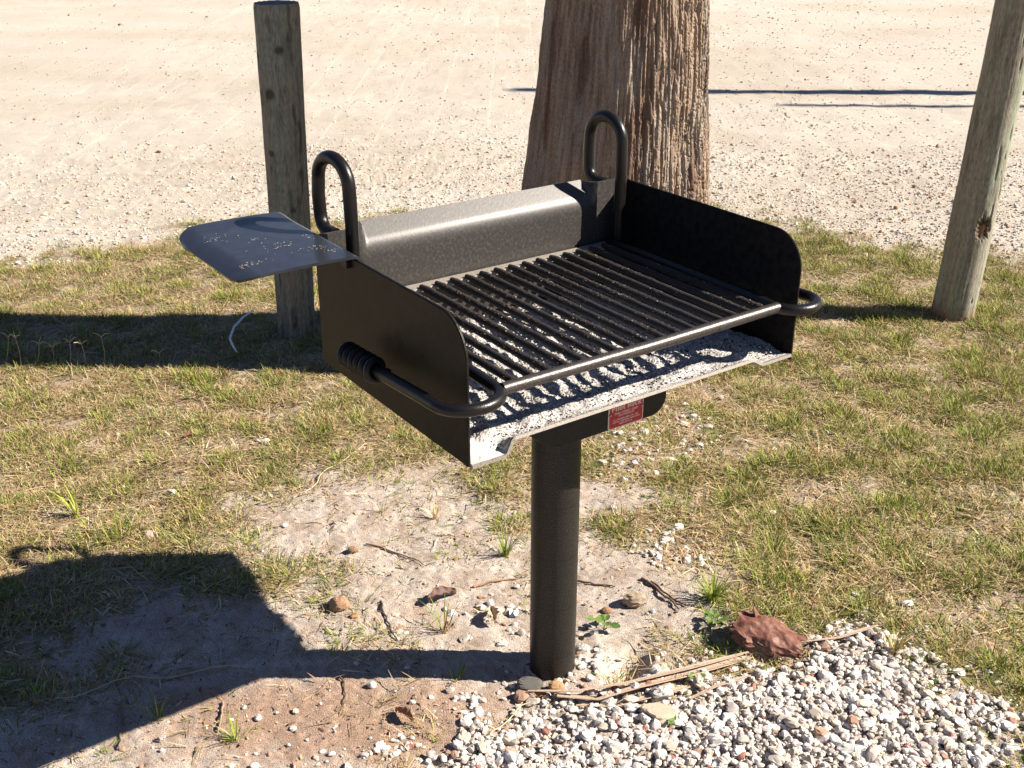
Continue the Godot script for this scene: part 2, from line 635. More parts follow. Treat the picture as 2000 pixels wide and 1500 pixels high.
func build_name_plate():
	var st := begin()
	var zf := 0.2284 + 0.0485 + 0.003
	var cx := 0.4445
	var y0 := -0.1375
	var rr := 0.006
	var w := 0.0815
	var h := 0.082
	var rounded := func(ww: float, hh: float, r: float) -> Array:
		var o := []
		for q in [[1, 1, 0.0], [-1, 1, PI / 2], [-1, -1, PI], [1, -1, PI * 1.5]]:
			for i in 6:
				var a: float = q[2] + PI / 2 * i / 5.0
				o.append(Vector2(q[0] * (ww / 2 - r) + r * cos(a), q[1] * (hh / 2 - r) + r * sin(a)))
		return o
	plate(st, rounded.call(w, h, rr), Transform3D(Basis(), L(cx, y0 + h / 2, zf + 0.0008)), 0.0012, 0.0002)
	var white := mat(lin(0.62, 0.56, 0.54), 0.4)
	var sign_plate = obj("name_plate", st.commit(), white, grill)
	tag(sign_plate, "small red metal maker's plate with white border and lettering", "")
	st = begin()
	plate(st, rounded.call(w - 0.005, h - 0.005, rr - 0.002), Transform3D(Basis(), L(cx, y0 + h / 2, zf + 0.0017)), 0.0006, 0.0001)
	obj("red_field", st.commit(), mat(lin(0.42, 0.018, 0.025), 0.35), sign_plate)
	for x in [-1.0, 1.0]:
		st = begin()
		var c := L(cx + x * (w / 2 - 0.004), y0 + 0.030, zf + 0.001)
		tube(st, [c, c + Vector3(0, 0, 0.0018), c + Vector3(0, 0, 0.0026)], [0.0034, 0.0030, 0.0015], 12)
		obj("rivet", st.commit(), mat(lin(0.55, 0.52, 0.5), 0.35, 0.8), sign_plate)
	var bold := SystemFont.new()
	bold.font_names = PackedStringArray(["Droid Sans"])
	bold.font_weight = 700
	bold.font_italic = true
	var plain_font := SystemFont.new()
	plain_font.font_names = PackedStringArray(["Droid Sans"])
	plain_font.font_weight = 700
	var lines := [["Pilot Rock", bold, 0.0400, 0.068], ["PARK \u2022 STREET \u2022 CAMP", plain_font, 0.0295, 0.054], ["SITE PRODUCTS", plain_font, 0.0245, 0.036], ["R. J. THOMAS MFG. CO., INC.", plain_font, 0.0175, 0.058], ["BOX 946  CHEROKEE, IOWA 51012", plain_font, 0.0128, 0.062], ["MADE IN U.S.A.", plain_font, 0.0081, 0.030]]
	for l in lines:
		var t := TextMesh.new()
		t.text = l[0]
		t.font = l[1]
		t.font_size = 64
		t.pixel_size = 0.0005
		t.depth = 0.0
		t.depth = 0.01
		t.curve_step = 2.0
		var wid := t.get_aabb().size.x
		var k: float = l[3] / maxf(wid, 0.001)
		var o = obj("lettering", t, white, sign_plate)
		o.position = L(cx, y0 + l[2], zf + 0.0021)
		o.scale = Vector3(k, k, 0.03)

func build_lift_handles():
	for s in [[0.046, -0.010], [0.616, -0.004]]:
		var x: float = s[0]
		var lean: float = s[1]
		var pts := [L(x, 0.085, 0.039), L(x, 0.16, 0.039), L(x + 0.002, 0.24, 0.039)]
		pts.append_array(arc(L(x + lean * 0.4, 0.303, -0.006), Vector3(-lean * 0.5, 0, 0.045), Vector3(0, 0.042, 0), 0.0, PI, 14))
		pts.append(L(x + lean * 1.1, 0.275, -0.0515))
		pts.append_array(arc(L(x + lean, 0.244, -0.026), Vector3(0, 0, -0.0255), Vector3(0, -0.0265, 0), 0.0, PI / 2, 7))
		pts.append(L(x + lean + 0.004, 0.2165, -0.0070))
		var st := begin()
		tube(st, pts, 0.0112, 16)
		obj("lift_handle", st.commit(), M.rod, grill)

func build_grate():
	var y := 0.108
	var st := begin()
	tube(st, [L(0.055, y, 0.459), L(0.33, y - 0.001, 0.4605), L(0.608, y, 0.459)], 0.0093, 18)
	var g = obj("cooking_grate", st.commit(), M.front, grill)
	tag(g, "rod grate with bright worn front bar", "")
	st = begin()
	box(st, L(0.332, y - 0.0060, 0.0235), Vector3(0.555, 0.008, 0.028))
	obj("rear_bar", st.commit(), M.floor, g)
	st = begin()
	var n_b := noise_of(1.0, 2, 51)
	for k in 17:
		var x := 0.083 + 0.03128 * k
		var pts := []
		var rr := []
		for i in 25:
			var z := lerpf(0.033, 0.458, i / 24.0)
			pts.append(L(x + 0.0008 * n_b.get_noise_2d(k * 9.0, z * 30.0), y + 0.0007 * n_b.get_noise_2d(z * 40.0, k * 7.0), z))
			rr.append(0.0064 + 0.0007 * n_b.get_noise_2d(k * 5.0, z * 90.0))
		rr[0] = 0.0045
		st = begin()
		tube(st, pts, rr, 10)
		obj("bar", st.commit(), M.bar, g)
	# the outermost rods run round the front of the side panels and back along the outside to coiled grips
	for s in [[0.052, -0.046, 0.0], [0.610, 0.697, 1.0]]:
		var xi: float = s[0]
		var xo: float = s[1]
		var c := (xi + xo) / 2
		var hw := (xi - xo) / 2
		var pts := [L(xi, y, 0.02), L(xi, y, 0.2), L(xi, y, 0.40)]
		pts.append_array(arc(L(c, y - 0.002, 0.446), Vector3(hw, 0, 0), Vector3(0, 0, 0.044), 0.0, PI, 20))
		pts.append(L(xo, y - 0.005, 0.40))
		pts.append(L(xo, y - 0.013, 0.28))
		pts.append(L(xo, y - 0.019, 0.18))
		st = begin()
		tube(st, pts, 0.0095, 14)
		obj("handle", st.commit(), M.rod, g)
		st = begin()
		var co := []
		for i in 145:
			var t := i / 144.0
			var a := TAU * 6.0 * t
			co.append(L(xo + 0.0145 * cos(a), lerpf(y - 0.019, y - 0.0125, t) + 0.0145 * sin(a), lerpf(0.182, 0.285, t)))
		tube(st, co, 0.0062, 8)
		obj("coil_grip", st.commit(), M.paint, g)

func build_shelf():
	var st := begin()
	var f := func(u: float, v: float) -> Vector3:
		# u from the outer edge to the firebox, v from back to front
		var x := lerpf(-0.192, 0.010, u)
		var r := 0.042
		var cut := 0.0
		if x < -0.192 + r:
			var d := r - (x + 0.192)
			cut = r - sqrt(maxf(0.0, r * r - d * d))
		if x > -0.022:
			cut = -0.0
		var z := lerpf(-0.136 + cut, 0.150 - cut, v)
		var y := GH + 0.010
		y -= 0.010 * pow(clampf((-0.158 - x) / 0.034, 0, 1), 1.5)
		y += 0.0025 * sin(u * PI)
		var over := clampf((x - (-0.006)) / 0.016, 0, 1)
		y -= 0.012 * over * over
		y -= 0.006 * smoothstep(0.0, 0.18, v) * 0.4
		return L(x, y, z)
	sheet(st, f, 54, 30, 0.0045)
	var s = obj("side_shelf", st.commit(), M.shelf, grill)
	# hinge lugs under the shelf and the loose wire loop
	st = begin()
	box(st, L(-0.0065, GH - 0.006, 0.118), Vector3(0.008, 0.024, 0.020))
	obj("hinge_lug", st.commit(), M.paint, s)
	st = begin()
	box(st, L(-0.0065, GH - 0.006, 0.030), Vector3(0.008, 0.024, 0.020))
	obj("hinge_lug", st.commit(), M.paint, s)
	st = begin()
	var c := L(-0.012, GH - 0.004, 0.100)
	tube(st, arc(c, Vector3(0.002, 0, 0.0042), Vector3(0, 0.0085, 0), PI / 2, PI * 2.45, 20), 0.0011, 6)
	obj("wire_loop", st.commit(), mat(lin(0.30, 0.26, 0.16), 0.6), s)

func to_world(p: Vector3) -> Vector3:
	return grill.transform * p

func build_ash():
	var o = thing("ash_bed", "white and grey wood ash covering the firebox floor under the grate", "ash", grill.position, grill.rotation.y)
	o.set_meta("kind", "stuff")
	var n1 := noise_of(14.0, 3, 61)
	var n2 := noise_of(210.0, 3, 62)
	var n3 := noise_of(300.0, 2, 63)
	var nx := 430
	var nz := 300
	var verts := PackedVector3Array()
	var cols := PackedColorArray()
	var idx := PackedInt32Array()
	for j in nz + 1:
		for i in nx + 1:
			var x := lerpf(0.0045, GW - 0.0045, float(i) / nx)
			var z := lerpf(0.008, GD + 0.001, float(j) / nz)
			var k := smoothstep(0.058, 0.078, x) * (0.45 + 0.55 * smoothstep(0.592, 0.562, x))
			var d := maxf(0.0, z - (GD - 0.040))
			var lip := 0.004 + 0.021 * pow(d / 0.044, 1.35) * k - 0.002 * (1.0 - k) * smoothstep(0.0, 0.03, d)
			var near_edge := smoothstep(GD - 0.012, GD - 0.05, z)
			var hgt := 0.0006 + (0.009 + 0.008 * n1.get_noise_2d(x, z)) * near_edge + 0.0035 * absf(n2.get_noise_2d(x, z)) + 0.0016 * n3.get_noise_2d(x, z) * near_edge
			hgt = maxf(hgt, 0.0008)
			if z > GD - 0.004:
				hgt = 0.0005
			verts.append(L(x, lip + hgt, z - d * 0.10 * k))
			var char_ := n2.get_noise_2d(x + 7.0, z + 3.0) + 0.6 * n3.get_noise_2d(x + 4.0, z)
			var c := Color(0.60, 0.58, 0.55).lerp(Color(0.38, 0.36, 0.34), clampf(0.5 + n1.get_noise_2d(x + 9.0, z), 0, 1))
			# charcoal bits; the corners hold clean pale ash
			var clean := 1.0 - smoothstep(0.03, 0.07, x) if z > GD - 0.05 else 0.0
			if char_ > 0.25 + clean * 0.6:
				c = Color(0.13, 0.125, 0.12)
			elif char_ > 0.13 + clean * 0.6:
				c = Color(0.30, 0.285, 0.27)
			cols.append(c)
	var w := nx + 1
	var norms := PackedVector3Array()
	norms.resize(verts.size())
	for j in nz + 1:
		for i in nx + 1:
			var p := verts[j * w + maxi(i - 1, 0)]
			var q := verts[j * w + mini(i + 1, nx)]
			var r := verts[maxi(j - 1, 0) * w + i]
			var s := verts[mini(j + 1, nz) * w + i]
			norms[j * w + i] = (s - r).cross(q - p).normalized()
	for j in nz:
		for i in nx:
			var a := j * w + i
			for k in [a, a + 1, a + w + 1, a, a + w + 1, a + w]:
				idx.append(k)
	var sh = obj("ash", grid_mesh(verts, norms, cols, idx), vmat(0.95, 0.2), o)
	sh.set_meta("kind", "stuff")
	# lumps of charcoal and cinder lying in the ash
	var xf := []
	var cc := []
	for i in 2600:
		var x := rng.randf_range(0.012, GW - 0.012)
		var z := rng.randf_range(0.012, GD - 0.012)
		if x < 0.06 and z > GD - 0.05:
			continue
		var d := maxf(0.0, z - (GD - 0.040))
		var sc := rng.randf_range(0.0009, 0.0024)
		var y := 0.009 * smoothstep(GD - 0.012, GD - 0.05, z) + 0.021 * pow(d / 0.044, 1.35) + 0.005
		xf.append(Transform3D(Basis.from_euler(Vector3(rng.randf() * TAU, rng.randf() * TAU, 0)).scaled(Vector3(sc, sc * 0.8, sc * 1.3)), L(x, y + rng.randf_range(0, 0.004), z)))
		cc.append(Color(0.05, 0.045, 0.042) if rng.randf() < 0.45 else Color(0.62, 0.59, 0.55) * rng.randf_range(0.7, 1.0))
	scatter("cinder", stone_mesh(71, 5, 4, 6, 0.1), vmat(0.95, 0.2), xf, cc, o)
	# crust and flakes left on the grate
	var o2 = thing("grate_crumbs", "burnt crumbs and ash flakes stuck along the grate bars", "crumbs", grill.position, grill.rotation.y)
	o2.set_meta("kind", "stuff")
	var n4 := noise_of(7.0, 3, 64)
	xf = []
	cc = []
	for i in 5200:
		var k := rng.randi_range(0, 16)
		var x := 0.083 + 0.03128 * k
		var z := rng.randf_range(0.05, 0.45)
		if n4.get_noise_2d(x, z) + 0.3 * rng.randf() < 0.10 - 0.12 * smoothstep(0.6, 0.1, x):
			continue
		var a := rng.randfn(0.0, 0.75)
		var sc := rng.randf_range(0.0004, 0.0013)
		xf.append(Transform3D(Basis.from_euler(Vector3(rng.randf() * TAU, rng.randf() * TAU, 0)).scaled(Vector3(sc, sc * 0.8, sc * 1.6)), L(x + 0.0064 * sin(a), 0.108 + 0.0064 * cos(a), z)))
		var t := rng.randf()
		cc.append(Color(0.075, 0.055, 0.045) if t < 0.72 else (Color(0.20, 0.14, 0.10) if t < 0.96 else Color(0.42, 0.39, 0.36)))
	scatter("crumb", stone_mesh(72, 5, 4, 6, 0.1), vmat(0.95, 0.2), xf, cc, o2)
	# crumbs on the shelf
	var o3 = thing("shelf_crumbs", "pale dried crumbs scattered on the grill's side shelf", "crumbs", grill.position, grill.rotation.y)
	o3.set_meta("kind", "stuff")
	xf = []
	cc = []
	for s in [[-0.155, 0.100, 0.020, 0.010, 70], [-0.075, 0.040, 0.022, 0.014, 60], [-0.045, 0.080, 0.018, 0.016, 45], [-0.150, -0.055, 0.022, 0.018, 45], [-0.100, -0.010, 0.010, 0.006, 18], [-0.02, 0.02, 0.010, 0.02, 22], [-0.09, 0.03, 0.07, 0.07, 40], [-0.02, 0.11, 0.012, 0.02, 20]]:
		for i in int(s[4] * 0.5):
			var x: float = clampf(s[0] + rng.randfn() * s[2] * 0.6, -0.170, -0.012)
			var z: float = clampf(s[1] + rng.randfn() * s[3] * 0.6, -0.11, 0.13)
			var sc := rng.randf_range(0.0004, 0.0011)
			xf.append(Transform3D(Basis(Vector3.UP, rng.randf() * TAU).scaled(Vector3(sc * 1.6, sc * 0.35, sc)), L(x, GH + 0.0098 + 0.0025 * sin(PI * (x + 0.192) / 0.202) - 0.0012, z)))
			cc.append(Color(0.40, 0.36, 0.29) * rng.randf_range(0.5, 1.0))
	scatter("crumb", stone_mesh(73, 5, 4, 6, 0.1), vmat(0.9, 0.2), xf, cc, o3)

# ------------------------------------------------------------------ posts, palm, poles
func log_mesh(h: float, r0: float, r1: float, lean: Vector2, sd: int, tone: Callable, dent: Callable, around := 110, rows := 190) -> ArrayMesh:
	var verts := PackedVector3Array()
	var cols := PackedColorArray()
	var norms := PackedVector3Array()
	var idx := PackedInt32Array()
	var nf := noise_of(1.0, 3, sd)
	var ng := noise_of(1.0, 4, sd + 5)
	var total := rows + 4
	for j in total + 1:
		var t := clampf(float(j) / rows, 0, 1)
		var y := -0.10 + (h + 0.10) * t
		for i in around:
			var a := TAU * i / around
			var r := lerpf(r0, r1, clampf(y / h, 0, 1)) * (1.0 + 0.035 * nf.get_noise_3d(cos(a) * 0.8, y * 2.2, sin(a) * 0.8))
			r += 0.0016 * ng.get_noise_3d(cos(a) * 9.0, y * 1.6, sin(a) * 9.0)
			# drying checks: narrow cracks running up the grain
			var ck := absf(ng.get_noise_3d(cos(a) * 2.6 + 31.0, y * 0.55, sin(a) * 2.6))
			r -= 0.006 * smoothstep(0.035, 0.0, ck)
			r += dent.call(a, y)
			var yy := y
			if j > rows - 2:
				var e := float(j - rows + 2) / 6.0
				r = r * (1.0 - e) + (0.0 if j == total else r * 0.0)
				if j <= rows:
					r = maxf(r, lerpf(r0, r1, 1.0) * 0.96)
				yy = h + 0.0016 * ng.get_noise_2d(cos(a) * r * 60.0, sin(a) * r * 60.0)
			verts.append(Vector3(cos(a) * r + lean.x * yy, yy, sin(a) * r + lean.y * yy))
			cols.append(tone.call(a, y, ng))
	for j in total + 1:
		for i in around:
			var p := verts[j * around + (i + around - 1) % around]
			var q := verts[j * around + (i + 1) % around]
			var u := verts[mini(j + 1, total) * around + i]
			var d := verts[maxi(j - 1, 0) * around + i]
			var n := (u - d).cross(q - p)
			norms.append(n.normalized() if n.length() > 1e-9 else Vector3.UP)
	for j in total:
		for i in around:
			var i2 := (i + 1) % around
			for k in [j * around + i, j * around + i2, (j + 1) * around + i2, j * around + i, (j + 1) * around + i2, (j + 1) * around + i]:
				idx.append(k)
	return grid_mesh(verts, norms, cols, idx)

func fix_normals(m: ArrayMesh, centre_line: Callable) -> ArrayMesh:
	var a := m.surface_get_arrays(0)
	var v: PackedVector3Array = a[Mesh.ARRAY_VERTEX]
	var n: PackedVector3Array = a[Mesh.ARRAY_NORMAL]
	for i in v.size():
		var out: Vector3 = v[i] - centre_line.call(v[i].y)
		if n[i].dot(Vector3(out.x, 0.0, out.z)) < 0.0 and absf(n[i].y) < 0.9:
			n[i] = -n[i]
	a[Mesh.ARRAY_NORMAL] = n
	var o := ArrayMesh.new()
	o.add_surface_from_arrays(Mesh.PRIMITIVE_TRIANGLES, a)
	return o

func build_posts():
	var wm := vmat(0.9, 0.25)
	var grain := noise_tex(0.03, 5, 81, [[0.0, grey(0.62)], [0.5, grey(0.88)], [1.0, grey(1.0)]])
	tri_tex(wm, grain, 3.0, noise_tex(0.06, 5, 82, [[0.0, grey(0)], [1.0, grey(1)]]), 0.12)
	wm.uv1_scale = Vector3(16, 2.2, 16)
	var knots := [[1.95, 0.80, 0.020], [1.40, 0.93, 0.016], [2.1, 0.62, 0.013], [1.2, 0.44, 0.012]]
	var tone_l := func(a: float, y: float, ng: FastNoiseLite) -> Color:
		var s := ng.get_noise_3d(cos(a) * 6.0, y * 2.5, sin(a) * 6.0)
		var c := Color(0.37, 0.335, 0.255).lerp(Color(0.25, 0.235, 0.19), clampf(0.5 + s * 1.2, 0, 1))
		var stain := ng.get_noise_3d(cos(a) * 2.0 + 9.0, y * 7.0, sin(a) * 2.0)
		c = c.lerp(Color(0.10, 0.088, 0.070), clampf((stain - 0.22) * 3.0, 0, 0.8))
		c = c.lerp(Color(0.29, 0.335, 0.28), clampf(ng.get_noise_3d(cos(a) + 3.0, y * 1.2, sin(a)) * 1.6, 0, 0.6))
		for k in knots:
			var d := Vector2(wrapf(a - k[0], -PI, PI) * 0.064, y - k[1]).length()
			c = c.lerp(Color(0.085, 0.065, 0.05), smoothstep(k[2], k[2] * 0.55, d) * 0.85)
		return c
	var dent_l := func(a: float, y: float) -> float:
		var r := 0.0
		for k in knots:
			var d := Vector2(wrapf(a - k[0], -PI, PI) * 0.064, y - k[1]).length()
			r += 0.003 * smoothstep(k[2], 0.0, d)
		return r
	var p1 = thing("timber_post", "weathered grey-brown round timber post standing behind the grill's side shelf", "post", Vector3(-0.724, height(-0.724, -3.462), -3.462), 0.0, "timber posts along the lot edge")
	obj("trunk", fix_normals(log_mesh(1.058, 0.062, 0.068, Vector2(0.022, 0.0), 91, tone_l, dent_l), func(y): return Vector3(0.022 * y, y, 0)), wm, p1).name = "pole"
	var rot := func(a: float, y: float) -> float:
		var d := Vector2(wrapf(a - 1.32, -PI, PI) * 0.075 / 0.026, (y - 0.335) / 0.036).length()
		return smoothstep(1.25, 0.75, d + 0.5 * n_hi.get_noise_2d(a * 1.2, y * 4.0))
	var tone_r := func(a: float, y: float, ng: FastNoiseLite) -> Color:
		var s := ng.get_noise_3d(cos(a) * 7.0, y * 2.0, sin(a) * 7.0)
		var c := Color(0.42, 0.39, 0.305).lerp(Color(0.30, 0.28, 0.22), clampf(0.5 + s * 1.2, 0, 1))
		c = c.lerp(Color(0.38, 0.425, 0.32), clampf(0.08 + ng.get_noise_3d(cos(a) * 1.5 + 5.0, y * 1.5, sin(a) * 1.5) * 1.4, 0, 0.7))
		var stain := ng.get_noise_3d(cos(a) * 2.0 + 9.0, y * 4.0, sin(a) * 2.0)
		c = c.lerp(Color(0.17, 0.15, 0.11), clampf((stain - 0.25) * 2.5, 0, 0.6))
		c = c.lerp(Color(0.105, 0.055, 0.035), rot.call(a, y))
		var foot := smoothstep(0.06, 0.0, y + 0.05 * ng.get_noise_2d(a * 1.2, 3.0))
		return c.lerp(Color(0.27, 0.15, 0.09), foot * 0.7)
	var dent_r := func(a: float, y: float) -> float: return -0.009 * rot.call(a, y)
	var p2 = thing("timber_post", "pale green-grey treated timber post with a brown rotted gouge low down", "post", Vector3(1.553, height(1.553, -3.648), -3.648), 0.0, "timber posts along the lot edge")
	obj("pole", fix_normals(log_mesh(1.18, 0.0715, 0.068, Vector2(0.03, 0.0), 95, tone_r, dent_r), func(y): return Vector3(0.03 * y, y, 0)), wm, p2)
	# two tall poles past the edge of the view: their long shadows lie across the lot
	var el := tan(deg_to_rad(SUN_EL))
	var az := tan(deg_to_rad(SUN_AZ))
	var plain_tone := func(a: float, y: float, ng: FastNoiseLite) -> Color: return Color(0.22, 0.19, 0.15) * (0.85 + 0.3 * ng.get_noise_3d(cos(a) * 4.0, y, sin(a) * 4.0))
	var nodent := func(_a: float, _y: float) -> float: return 0.0
	for q in [[0.03, -7.95, 6.4, 0.095, "tall thick utility pole beside the gravel lot"], [1.78, -7.41, 5.2, 0.042, "tall slender pole beside the gravel lot"]]:
		var bx: float = q[0] + q[2] / el
		var bz: float = q[1] + q[2] / el * az
		var p = thing("lot_pole", q[4], "pole", Vector3(bx, 0, bz), 0.0, "tall poles beside the lot")
		obj("pole", fix_normals(log_mesh(q[2], q[3] * 1.15, q[3] * 0.8, Vector2.ZERO, 97, plain_tone, nodent, 24, 30), func(y): return Vector3(0, y, 0)), wm, p)

func trunk_centre(y: float) -> Vector3:
	return Vector3(0.020 * smoothstep(0.0, 1.1, y), y, 0)

func trunk_radius(y: float) -> float:
	if y > 1.08:
		return lerpf(0.233, 0.19, clampf((y - 1.08) / 4.0, 0, 1))
	return curve_at([[-0.2, 0.40], [0.0, 0.355], [0.25, 0.318], [0.5, 0.290], [0.68, 0.271], [0.86, 0.253], [1.08, 0.233]], y)

func build_palm():
	var at := Vector3(0.312, 0, -3.37)
	var palm = thing("palm_tree", "thick grey-brown palm trunk with fissured bark behind the grill", "tree", at)
	var around := 620
	var ys := axis_steps([[-0.15, 0.35, 40], [0.35, 1.25, 300], [1.25, 5.4, 60]])
	var rows := ys.size()
	var verts := PackedVector3Array()
	var cols := PackedColorArray()
	var norms := PackedVector3Array()
	var idx := PackedInt32Array()
	var n1 := noise_of(1.0, 2, 101)
	var n2 := noise_of(1.0, 3, 102)
	var n3 := noise_of(1.0, 3, 103)
	for y in ys:
		for i in around:
			var a := TAU * i / around
			var ca := cos(a)
			var sa := sin(a)
			var r := trunk_radius(y)
			# long furrows that wander; deep on the sunward side, fine on the other
			var wob := 0.02 * n1.get_noise_3d(ca * 2.0, y * 3.0, sa * 2.0)
			var c2 := cos(a + wob)
			var s2 := sin(a + wob)
			var coarse := clampf(0.62 + 0.7 * n1.get_noise_3d(ca * 0.8 + 5.0, y * 0.5, sa * 0.8) + 0.9 * ca, 0.34, 1.0)
			var f1 := absf(n2.get_noise_3d(c2 * 15.0, y * 2.4, s2 * 15.0))
			var f2 := n3.get_noise_3d(c2 * 26.0, y * 5.0, s2 * 26.0)
			r -= 0.0125 * coarse * smoothstep(0.20, 0.01, f1)
			r += 0.0055 * f2
			# cross cracks that break the ridges into short blocks
			var f3 := absf(n3.get_noise_3d(ca * 6.0, y * 42.0, sa * 6.0))
			r -= 0.0042 * coarse * coarse * smoothstep(0.11, 0.0, f3)
			r += 0.012 * n1.get_noise_3d(ca * 1.4, y * 1.6, sa * 1.4)
			var cc := trunk_centre(y)
			verts.append(Vector3(cc.x + ca * r, y, cc.z + sa * r))
			var g := n3.get_noise_3d(ca * 14.0, y * 4.0, sa * 14.0)
			var c := Color(0.42, 0.325, 0.245).lerp(Color(0.28, 0.20, 0.145), clampf(0.5 + g * 1.3, 0, 1))
			c = c.lerp(Color(0.37, 0.335, 0.29), clampf(n2.get_noise_3d(ca * 4.0 + 4.0, y * 2.2, sa * 4.0) * 1.6, 0, 0.7))
			c = c.lerp(Color(0.15, 0.085, 0.06), clampf((n1.get_noise_3d(ca * 2.2 + 8.0, y * 3.0, sa * 2.2) - 0.15) * 2.6, 0, 0.75))
			cols.append(c)
	for j in rows:
		for i in around:
			var p := verts[j * around + (i + around - 1) % around]
			var q := verts[j * around + (i + 1) % around]
			var u := verts[mini(j + 1, rows - 1) * around + i]
			var d := verts[maxi(j - 1, 0) * around + i]
			norms.append((u - d).cross(q - p).normalized())
	for j in rows - 1:
		for i in around:
			var i2 := (i + 1) % around
			for k in [j * around + i, j * around + i2, (j + 1) * around + i2, j * around + i, (j + 1) * around + i2, (j + 1) * around + i]:
				idx.append(k)
	var bark := vmat(0.92, 0.2)
	tri_tex(bark, noise_tex(0.05, 4, 104, [[0.0, grey(0.6)], [0.5, grey(0.9)], [1.0, grey(1.0)]]), 3.0, noise_tex(0.06, 4, 105, [[0.0, grey(0)], [1.0, grey(1)]]), 0.25)
	bark.uv1_scale = Vector3(9, 3, 9)
	var trunk = obj("trunk", fix_normals(grid_mesh(verts, norms, cols, idx), trunk_centre), bark, palm)
	# broken leaf-base stub standing out of the bark
	var st := begin()
	st.set_color(Color(0.34, 0.29, 0.23))
	var b := trunk_centre(0.79) + Vector3(0.020, 0.79, 0.252)
	tube(st, [b + Vector3(0.0, -0.05, -0.012), b + Vector3(0.002, -0.01, 0.006), b + Vector3(0.004, 0.03, 0.012), b + Vector3(0.005, 0.052, 0.008)], [0.012, 0.016, 0.014, 0.006], 9)
	obj("leaf_stub", st.commit(), bark, trunk)
	# crown far overhead
	st = begin()
	var r := RandomNumberGenerator.new()
	r.seed = 5
	for k in 34:
		var a := r.randf() * TAU
		var up := r.randf_range(-0.5, 1.1)
		var d := Vector3(cos(a) * cos(up), sin(up), sin(a) * cos(up))
		var p0 := Vector3(0.02, 5.3 + r.randf_range(-0.1, 0.2), 0)
		var p1 := p0 + d * r.randf_range(0.7, 1.0)
		st.set_color(Color(0.10, 0.12, 0.04))
		tube(st, [p0, (p0 + p1) / 2 + Vector3(0, 0.06, 0), p1], 0.012, 5)
		var side := d.cross(Vector3.UP).normalized()
		for s in 22:
			var f := lerpf(-1.5, 1.5, s / 21.0)
			var e := (d * cos(f) + side * sin(f)).normalized()
			var tip := p1 + e * r.randf_range(0.6, 0.8) + Vector3(0, -0.18, 0)
			var mid := p1 + e * 0.38
			var wv := e.cross(Vector3.UP).normalized() * 0.022
			st.set_color(Color(0.075, 0.12, 0.035) * r.randf_range(0.8, 1.2))
			quad(st, p1 - wv * 0.2, mid - wv, mid + wv, p1 + wv * 0.2)
			face(st, mid - wv, tip, mid + wv)
	var lm := vmat(0.6, 0.3)
	lm.cull_mode = BaseMaterial3D.CULL_DISABLED
	obj("crown", st.commit(), lm, palm)

# ------------------------------------------------------------------ loose ground cover
const GREENS := [Color(0.185, 0.25, 0.035), Color(0.265, 0.325, 0.050), Color(0.37, 0.385, 0.105), Color(0.115, 0.185, 0.040)]
const STRAWS := [Color(0.66, 0.49, 0.285), Color(0.76, 0.63, 0.43), Color(0.42, 0.265, 0.145), Color(0.60, 0.47, 0.22)]

func blade(st: SurfaceTool, base: Vector3, yaw: float, len: float, lean0: float, lean1: float, w: float, c: Color, segs := 3):
	st.set_color(c)
	var d := Vector3(cos(yaw), 0, sin(yaw))
	var sd := Vector3(-sin(yaw), 0, cos(yaw))
	var p := base
	var rows := []
	for i in segs + 1:
		var t := float(i) / segs
		var ww := w * 0.5 * (1.0 - t * t * 0.92)
		rows.append([p - sd * ww, p + sd * ww])
		var a := lerpf(lean0, lean1, t)
		p += (d * sin(a) + Vector3.UP * cos(a)) * len / segs
	for i in segs:
		var n: Vector3 = (rows[i + 1][0] - rows[i][0]).cross(rows[i][1] - rows[i][0]).normalized()
		for q in [rows[i][0], rows[i][1], rows[i + 1][1], rows[i][0], rows[i + 1][1], rows[i + 1][0]]:
			st.set_normal(n)
			st.add_vertex(q)

func clump(sd: int, n: int, l0: float, l1: float, spread: float, green: float, flat := 0.0) -> ArrayMesh:
	var r := RandomNumberGenerator.new()
	r.seed = sd
	var st := begin()
	for i in n:
		var a := r.randf() * TAU
		var q := sqrt(r.randf()) * spread
		var yaw := a + r.randfn() * 0.9
		var c: Color = GREENS[r.randi() % 4] if r.randf() < green else STRAWS[r.randi() % 4]
		var len := r.randf_range(l0, l1)
		var lean0 := lerpf(r.randf_range(0.15, 1.25), r.randf_range(1.2, 1.6), flat)
		blade(st, Vector3(cos(a) * q, -0.003 + flat * 0.006, sin(a) * q), yaw, len, lean0, lean0 + r.randf_range(0.1, 1.0) * (1.0 - flat * 0.6), r.randf_range(0.0013, 0.0028), c * r.randf_range(0.45, 1.25))
	return st.commit()

func random_spot() -> Vector2:
	# denser sampling where the view is close
	var z := -1.15 - 3.9 * pow(rng.randf(), 0.85)
	var half := 0.55 + 0.56 * -z
	return Vector2(rng.randf_range(-half, half), z)

func grass_cover(x: float, z: float) -> float:
	var g := (1.0 - lot(x, z)) * (1.0 - bed(x, z) * (1.0 - 0.5 * smoothstep(0.72, 1.0, x + n_edge.get_noise_2d(x * 2.0, z * 2.0) * 0.3))) * (1.0 - 0.97 * bare(x, z))
	return g * clampf(0.60 + n_patch.get_noise_2d(x * 5.0, z * 5.0) * 1.5, 0.10, 1.0) * (1.0 - 0.85 * stony_at(x, z))

